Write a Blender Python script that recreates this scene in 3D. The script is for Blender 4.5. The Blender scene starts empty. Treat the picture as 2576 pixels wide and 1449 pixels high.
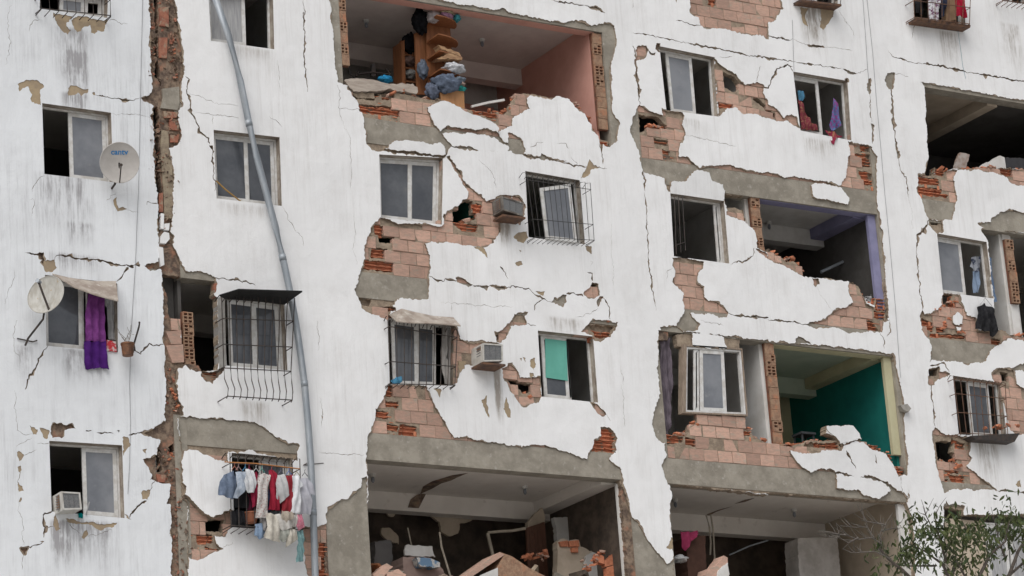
import bpy, bmesh, math, random
import numpy as np
from mathutils import Vector, Matrix, noise
from mathutils.geometry import delaunay_2d_cdt
random.seed(7)
R = math.radians
S = bpy.context.scene
COL = S.collection

# ------------------------------------------------------------------ camera
# x runs along the facade, y into the building (0 = plaster face), z up from the street
CAM = Vector((-27.0, -41.726, 1.7)); FPX = 7700.0
def _rot(ax, a): return Matrix.Rotation(a, 3, ax)
MC = _rot('Z', -0.5695) @ _rot('X', 0.3028) @ _rot('Y', 0.0733)      # columns: right, forward, up
cd = bpy.data.cameras.new('camera'); cam = bpy.data.objects.new('camera', cd); COL.objects.link(cam)
cd.sensor_width = 36; cd.lens = 36*FPX/2576; cd.clip_start = .5; cd.clip_end = 3000
rt, fw, up = MC.col[0], MC.col[1], MC.col[2]
mw = Matrix((rt, up, -fw)).transposed().to_4x4(); mw.translation = CAM
cam.matrix_world = mw
S.camera = cam
# ------------------------------------------------------------------ sky and sun (overcast)
w = bpy.data.worlds.new('World'); S.world = w; w.use_nodes = True
wn = w.node_tree.nodes; wl = w.node_tree.links; wn.clear()
sky = wn.new('ShaderNodeTexSky'); sky.sky_type = 'NISHITA'; sky.sun_disc = False
SUN_EL, SUN_AZ = R(50), R(228)
sky.sun_elevation = SUN_EL; sky.sun_rotation = SUN_AZ
sky.air_density = 1.0; sky.dust_density = 4.0; sky.ozone_density = 1.0
hs = wn.new('ShaderNodeHueSaturation'); hs.inputs['Saturation'].default_value = .28
bg = wn.new('ShaderNodeBackground'); bg.inputs[1].default_value = .115
wo = wn.new('ShaderNodeOutputWorld')
wl.new(sky.outputs[0], hs.inputs['Color']); wl.new(hs.outputs[0], bg.inputs[0]); wl.new(bg.outputs[0], wo.inputs[0])
sd = bpy.data.lights.new('sun', 'SUN'); sd.energy = 1.35; sd.angle = R(55); sd.color = (1, .985, .965)
so = bpy.data.objects.new('sun', sd); COL.objects.link(so)
sdir = Vector((math.sin(SUN_AZ)*math.cos(SUN_EL), math.cos(SUN_AZ)*math.cos(SUN_EL), math.sin(SUN_EL)))
so.rotation_euler = sdir.to_track_quat('Z', 'Y').to_euler()
S.view_settings.view_transform = 'Standard'; S.view_settings.look = 'None'
S.view_settings.exposure = 0.09; S.view_settings.gamma = 1; S.view_settings.use_curve_mapping = False

# ------------------------------------------------------------------ picture -> place
def F(u, v, y=0.0):
    """point at depth y behind the facade face seen at picture position u,v (2576 x 1449)"""
    d = MC @ Vector(((u-1288)/FPX, 1, -(v-724.5)/FPX))
    return CAM + d*((y-CAM.y)/d.y)
def TU(c, r, x, y): return (644*c + x/3.0, 483*r + y/3.0)
def pts(s):
    out = []; c = r = 0
    for t in s.split():
        if ':' in t:
            h, t = t.split(':'); c, r = int(h[0]), int(h[1])
            if not t: continue
        x, y = t.split(','); out.append(TU(c, r, float(x), float(y)))
    return out
def fpts(s, y=0.0): return [F(u, v, y) for u, v in pts(s)]

# ------------------------------------------------------------------ materials
MATS = {}
def nt(m): return m.node_tree.nodes, m.node_tree.links
def pm(name, c1, c2=None, scale=6.0, rough=.85, bump=.0, bscale=40.0, stretch=(1, 1, 1), rnd=0.0, metal=0.0, detail=6.0, lo=.35, hi=.65, spec=.3, c3=None, scale3=2.0, lo3=.5, hi3=.7):
    if name in MATS: return MATS[name]
    m = bpy.data.materials.new(name); m.use_nodes = True; MATS[name] = m
    N, L = nt(m); b = N['Principled BSDF']
    b.inputs['Roughness'].default_value = rough; b.inputs['Metallic'].default_value = metal
    b.inputs['Specular IOR Level'].default_value = spec
    tc = N.new('ShaderNodeTexCoord'); mp = N.new('ShaderNodeMapping'); mp.inputs['Scale'].default_value = stretch
    L.new(tc.outputs['Object'], mp.inputs[0])
    oi = N.new('ShaderNodeObjectInfo')
    ad = N.new('ShaderNodeVectorMath'); ad.operation = 'MULTIPLY_ADD'
    ad.inputs[1].default_value = (17, 31, 23)
    cmb = N.new('ShaderNodeCombineXYZ')
    for i in range(3): L.new(oi.outputs['Random'], cmb.inputs[i])
    L.new(cmb.outputs[0], ad.inputs[0]); L.new(mp.outputs[0], ad.inputs[2])
    def nz(sc, det=detail):
        n = N.new('ShaderNodeTexNoise'); n.inputs['Scale'].default_value = sc; n.inputs['Detail'].default_value = det
        n.inputs['Roughness'].default_value = .65; L.new(ad.outputs[0], n.inputs['Vector']); return n
    def ramp(src, a, b_):
        r = N.new('ShaderNodeMapRange'); r.inputs[1].default_value = a; r.inputs[2].default_value = b_; r.interpolation_type = 'SMOOTHSTEP'
        L.new(src, r.inputs[0]); return r.outputs[0]
    def mix(f, a, b_):
        x = N.new('ShaderNodeMix'); x.data_type = 'RGBA'
        if isinstance(f, float): x.inputs[0].default_value = f
        else: L.new(f, x.inputs[0])
        for i, v in ((6, a), (7, b_)):
            if isinstance(v, tuple): x.inputs[i].default_value = (*v, 1)
            else: L.new(v, x.inputs[i])
        return x.outputs[2]
    col = c1
    if c2: col = mix(ramp(nz(scale).outputs[0], lo, hi), c1, c2)
    if c3: col = mix(ramp(nz(scale3).outputs[0], lo3, hi3), col, c3)
    if rnd:
        h = N.new('ShaderNodeHueSaturation')
        mr = N.new('ShaderNodeMapRange'); mr.inputs[3].default_value = 1-rnd; mr.inputs[4].default_value = 1+rnd
        L.new(oi.outputs['Random'], mr.inputs[0]); L.new(mr.outputs[0], h.inputs['Value'])
        if isinstance(col, tuple): h.inputs['Color'].default_value = (*col, 1)
        else: L.new(col, h.inputs['Color'])
        col = h.outputs[0]
    if isinstance(col, tuple): b.inputs['Base Color'].default_value = (*col, 1)
    else: L.new(col, b.inputs['Base Color'])
    if bump:
        bn = N.new('ShaderNodeBump'); bn.inputs['Strength'].default_value = min(1, bump); bn.inputs['Distance'].default_value = .02
        L.new(nz(bscale, 8).outputs[0], bn.inputs['Height']); L.new(bn.outputs[0], b.inputs['Normal'])
    m['mix'] = 0
    return m

def plaster_mat(name, base, dirt, streak, stains):
    """old white paint: mottling, rain streaks and stains with a shape of their own (x, top z, half width, length, strength)"""
    m = bpy.data.materials.new(name); m.use_nodes = True; MATS[name] = m
    N, L = nt(m); b = N['Principled BSDF']; b.inputs['Roughness'].default_value = .8; b.inputs['Specular IOR Level'].default_value = .25
    geo = N.new('ShaderNodeNewGeometry'); P = geo.outputs['Position']
    def noise_(sc, st=(1, 1, 1), det=6, ro=.6):
        mp = N.new('ShaderNodeMapping'); mp.inputs['Scale'].default_value = st; L.new(P, mp.inputs[0])
        n = N.new('ShaderNodeTexNoise'); n.inputs['Scale'].default_value = sc; n.inputs['Detail'].default_value = det; n.inputs['Roughness'].default_value = ro
        L.new(mp.outputs[0], n.inputs['Vector']); return n.outputs[0]
    def mr(src, a, b_, c=0, d=1):
        r = N.new('ShaderNodeMapRange'); r.interpolation_type = 'SMOOTHSTEP'
        for i, v in ((1, a), (2, b_), (3, c), (4, d)): r.inputs[i].default_value = v
        L.new(src, r.inputs[0]); return r.outputs[0]
    def ma(op, a, c=None):
        x = N.new('ShaderNodeMath'); x.operation = op
        for i, v in ((0, a), (1, c)):
            if v is None: continue
            if isinstance(v, (int, float)): x.inputs[i].default_value = v
            else: L.new(v, x.inputs[i])
        return x.outputs[0]
    sep = N.new('ShaderNodeSeparateXYZ'); L.new(P, sep.inputs[0]); X, Z = sep.outputs[0], sep.outputs[2]
    streaks = ma('ADD', ma('MULTIPLY', noise_(1.0, (9, 1, .55), 9, .75), .62), ma('MULTIPLY', noise_(1.0, (31, 1, 1.6), 6, .7), .38))
    patch = noise_(.55, (1, 1, .8), 5)
    dirtf = ma('MULTIPLY', mr(streaks, .46, .64), mr(patch, .36, .62))
    dirtf = ma('MULTIPLY', dirtf, streak)
    tot = ma('ADD', dirtf, ma('MULTIPLY', mr(noise_(2.1, (1, 1, .7), 8, .7), .42, .72), .13))
    fine = mr(streaks, .40, .58, .2, 1.3)
    blot = mr(noise_(7, (1, 1, .4), 7, .7), .32, .6, .3, 1.3)
    for (sx, sz, hw, ln, st) in stains:
        ax = ma('SUBTRACT', 1, mr(ma('ABSOLUTE', ma('SUBTRACT', X, sx)), hw*.35, hw))
        dz = ma('SUBTRACT', sz, Z)
        az = ma('MULTIPLY', mr(dz, -.04, .05), mr(dz, ln*.1, ln, 1, 0))
        tot = ma('ADD', tot, ma('MULTIPLY', ma('MULTIPLY', ma('MULTIPLY', ax, az), ma('MULTIPLY', fine, blot)), st*1.5))
    x = N.new('ShaderNodeMix'); x.data_type = 'RGBA'; x.clamp_factor = True
    L.new(tot, x.inputs[0]); x.inputs[7].default_value = (*dirt, 1)
    y = N.new('ShaderNodeMix'); y.data_type = 'RGBA'; L.new(mr(noise_(.35, (1, 1, 1), 3), .35, .65), y.inputs[0])
    y.inputs[6].default_value = (*base, 1); y.inputs[7].default_value = (*[v*.94 for v in base], 1)
    oi = N.new('ShaderNodeObjectInfo'); hv = N.new('ShaderNodeHueSaturation'); L.new(mr(oi.outputs['Random'], 0, 1, .94, 1.05), hv.inputs['Value'])
    L.new(y.outputs[2], x.inputs[6]); L.new(x.outputs[2], hv.inputs['Color']); L.new(hv.outputs[0], b.inputs['Base Color'])
    h = ma('ADD', ma('ADD', ma('MULTIPLY', noise_(2.2, (1, 1, 1), 4), 1.0), ma('MULTIPLY', noise_(.7, (1, 1, 1), 3), 2.2)), ma('MULTIPLY', noise_(28, (1, 1, 1), 8, .7), .22))
    bn = N.new('ShaderNodeBump'); bn.inputs['Strength'].default_value = .34; bn.inputs['Distance'].default_value = .05
    L.new(h, bn.inputs['Height']); L.new(bn.outputs[0], b.inputs['Normal'])
    return m

def FX(u, v): p = F(u, v); return p.x, p.z
def st(u, v, hw, ln, s): p = F(u, v); return (p.x, p.z, hw, ln, s)
PL_MAIN = plaster_mat('white_paint', (.79, .792, .795), (.34, .31, .28), .22,
    [st(2040, 15, .35, 1.1, .8), st(1250, 925, .10, 1.1, 1.5), st(1262, 560, .22, .5, .9), st(1180, 860, .5, .35, .6), st(640, 1010, .35, .6, .35), st(2480, 1110, .35, .9, .45),
     st(2060, 350, .5, .5, .3), st(2540, 60, .3, 1.4, .35), st(2385, 80, .35, .9, .3), st(1420, 800, .5, .4, .35), st(620, 515, .6, .3, .2), st(1740, 300, .4, .5, .22), st(640, 120, .5, .35, .18)])
PL_WING = plaster_mat('weathered_white_paint', (.735, .755, .775), (.33, .325, .335), .42,
    [st(180, 70, .42, 1.2, .5), st(190, 130, .30, 1.1, .45), st(188, 235, .30, .45, .5), st(160, 440, .6, 1.3, .38), st(200, 560, .3, .5, .4), st(190, 640, .6, .35, .4), st(210, 880, .5, .7, .45), st(150, 1310, .2, .9, .8), st(220, 1310, .6, 1.0, .45), st(60, 870, .2, .8, .4)])
M_TORN = pm('torn_render_edge', (.36, .29, .215), (.22, .17, .13), 14, bump=.6, bscale=60)
M_TAN = pm('tan_undercoat', (.40, .31, .20), (.30, .235, .165), 5, bump=.4, bscale=30)
M_MORTAR = pm('mortar', (.37, .295, .22), (.23, .18, .135), 9, bump=.9, bscale=35)
M_JOINT = pm('rough_infill', (.27, .20, .145), (.10, .07, .055), 9, bump=1, bscale=22, c3=(.33, .17, .11), scale3=4)
M_CONC = pm('raw_concrete', (.335, .305, .255), (.235, .212, .175), 3.2, bump=.5, bscale=30, c3=(.40, .375, .33), scale3=11, lo3=.55, hi3=.75)
M_BRICK = pm('clay_block', (.55, .35, .272), (.43, .29, .228), 9, rough=.9, bump=.55, bscale=60, stretch=(1, 1, 3), rnd=.2, c3=(.40, .325, .26), scale3=5, lo3=.53, hi3=.68)
M_BROKEN = pm('broken_clay', (.60, .235, .13), (.43, .155, .085), 12, rough=.9, bump=.4, bscale=40, rnd=.2, c3=(.42, .28, .2), scale3=9, lo3=.58, hi3=.7)
M_INNER = pm('inner_plaster', (.55, .52, .48), (.45, .42, .38), 3)

# ------------------------------------------------------------------ scene graph helpers
LOC = {}
def setp(o, **k):
    for a, b in k.items(): o[a] = b
    return o
def thing(name, loc, label, cat, group=None):
    o = bpy.data.objects.new(name, None); COL.objects.link(o); o.location = loc; LOC[o.name] = Vector(loc)
    o.empty_display_size = .2
    o['label'] = label; o['category'] = cat; o['kind'] = 'thing'
    if group: o['group'] = group
    return o
class MB:
    """collects shapes in world coordinates; build() links them as ONE mesh object"""
    def __init__(s): s.v = []; s.f = []; s.m = []
    def add(s, v, f, m=0):
        n = len(s.v); s.v += [tuple(p) for p in v]; s.f += [tuple(i+n for i in q) for q in f]; s.m += [m]*len(f); return s
    def box(s, x0, x1, y0, y1, z0, z1, m=0):
        return s.add([(x0,y0,z0),(x1,y0,z0),(x1,y1,z0),(x0,y1,z0),(x0,y0,z1),(x1,y0,z1),(x1,y1,z1),(x0,y1,z1)],
                     [(0,3,2,1),(4,5,6,7),(0,1,5,4),(1,2,6,5),(2,3,7,6),(3,0,4,7)], m)
    def obox(s, c, ex, ey, ez, m=0):
        """box with centre c and half axis vectors"""
        c, ex, ey, ez = map(Vector, (c, ex, ey, ez)); v = []
        for k in (-1, 1):
            for (i, j) in ((-1,-1),(1,-1),(1,1),(-1,1)): v.append(c+ex*i+ey*j+ez*k)
        return s.add(v, [(0,3,2,1),(4,5,6,7),(0,1,5,4),(1,2,6,5),(2,3,7,6),(3,0,4,7)], m)
    def prism(s, poly, y0, y1, m=0, ms=None):
        """facade polygon (Vectors, x/z used) from depth y0 (front) to y1"""
        n = len(poly); v = [(p.x, y0, p.z) for p in poly]+[(p.x, y1, p.z) for p in poly]
        s.add(v, [tuple(range(n)), tuple(range(2*n-1, n-1, -1))], m)
        s.add(v, [(i, n+i, n+(i+1) % n, (i+1) % n) for i in range(n)], m if ms is None else ms); return s
    def tube(s, pl, r, n=6, m=0, cap=True, rr=None):
        pl = [Vector(p) for p in pl]; v = []; f = []
        for i, p in enumerate(pl):
            t = (pl[min(i+1, len(pl)-1)]-pl[max(i-1, 0)]).normalized()
            a = t.cross(Vector((0, 0, 1)));
            if a.length < .2: a = t.cross(Vector((0, 1, 0)))
            a.normalize(); b = t.cross(a); q = rr[i] if rr else r
            for k in range(n):
                g = 2*math.pi*(k+.5)/n; v.append(p+a*math.cos(g)*q+b*math.sin(g)*q)
        for i in range(len(pl)-1):
            for k in range(n): f.append((i*n+k, i*n+(k+1) % n, (i+1)*n+(k+1) % n, (i+1)*n+k))
        if cap: f.append(tuple(range(n-1, -1, -1))); f.append(tuple(range((len(pl)-1)*n, len(pl)*n)))
        return s.add(v, f, m)
    def ring(s, outer, inner, y0, y1, m=0):
        n = len(outer); v = [(p.x, y0, p.z) for p in outer]+[(p.x, y0, p.z) for p in inner]+[(p.x, y1, p.z) for p in outer]+[(p.x, y1, p.z) for p in inner]
        f = []
        for i in range(n):
            j = (i+1) % n
            f += [(i, j, n+j, n+i), (2*n+i, 3*n+i, 3*n+j, 2*n+j), (i, 2*n+i, 2*n+j, j), (n+i, n+j, 3*n+j, 3*n+i)]
        return s.add(v, f, m)
    def build(s, name, mats, parent=None, smooth=False, root=None):
        if not isinstance(mats, (list, tuple)): mats = [mats]
        off = Vector((0, 0, 0)); 
        if parent: off = LOC[parent.name]
        me = bpy.data.meshes.new(name)
        me.from_pydata([(p[0]-off.x, p[1]-off.y, p[2]-off.z) for p in s.v], [], s.f)
        for q in mats: me.materials.append(q)
        me.polygons.foreach_set('material_index', s.m)
        if smooth: me.polygons.foreach_set('use_smooth', [True]*len(s.f))
        me.validate(); me.update()
        bm = bmesh.new(); bm.from_mesh(me); bmesh.ops.recalc_face_normals(bm, faces=bm.faces); bm.to_mesh(me); bm.free()
        o = bpy.data.objects.new(name, me); COL.objects.link(o)
        if parent: o.parent = parent
        LOC[o.name] = off.copy()
        return o
def solo(mb, name, mats, label, cat, group=None, smooth=False):
    """a thing that is one mesh, origin at its base"""
    xs = list(zip(*mb.v)); base = Vector(((min(xs[0])+max(xs[0]))/2, (min(xs[1])+max(xs[1]))/2, min(xs[2])))
    mb.v = [(p[0]-base.x, p[1]-base.y, p[2]-base.z) for p in mb.v]
    o = mb.build(name, mats, None, smooth); o.location = base
    o['label'] = label; o['category'] = cat; o['kind'] = 'thing'
    if group: o['group'] = group
    return o

# ------------------------------------------------------------------ ground and the two blocks
X0 = -27.0; Z0 = 1.7                                   # survey numbers below are x+27, z-1.7
BT = [9.97+2.75*i for i in range(6)]                   # tops of the floor beams
BB = [9.52+2.75*i for i in range(6)]                   # their undersides
g = MB(); g.add([(-400,-400,0),(400,-400,0),(400,400,0),(-400,400,0)], [(0,1,2,3)])
go = g.build('ground', pm('street_ground', (.50, .485, .46), (.42, .405, .385), 1.5, bump=.3)); go['kind'] = 'structure'
MAIN = thing('apartment_building', (1.5, 0, 0), 'large white apartment block with collapsed outer walls, exposed bricks and open rooms', 'building')
WING = thing('apartment_wing', (-9, 0, 0), 'streaked white wing left of the open joint, with one column of windows', 'building')

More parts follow.
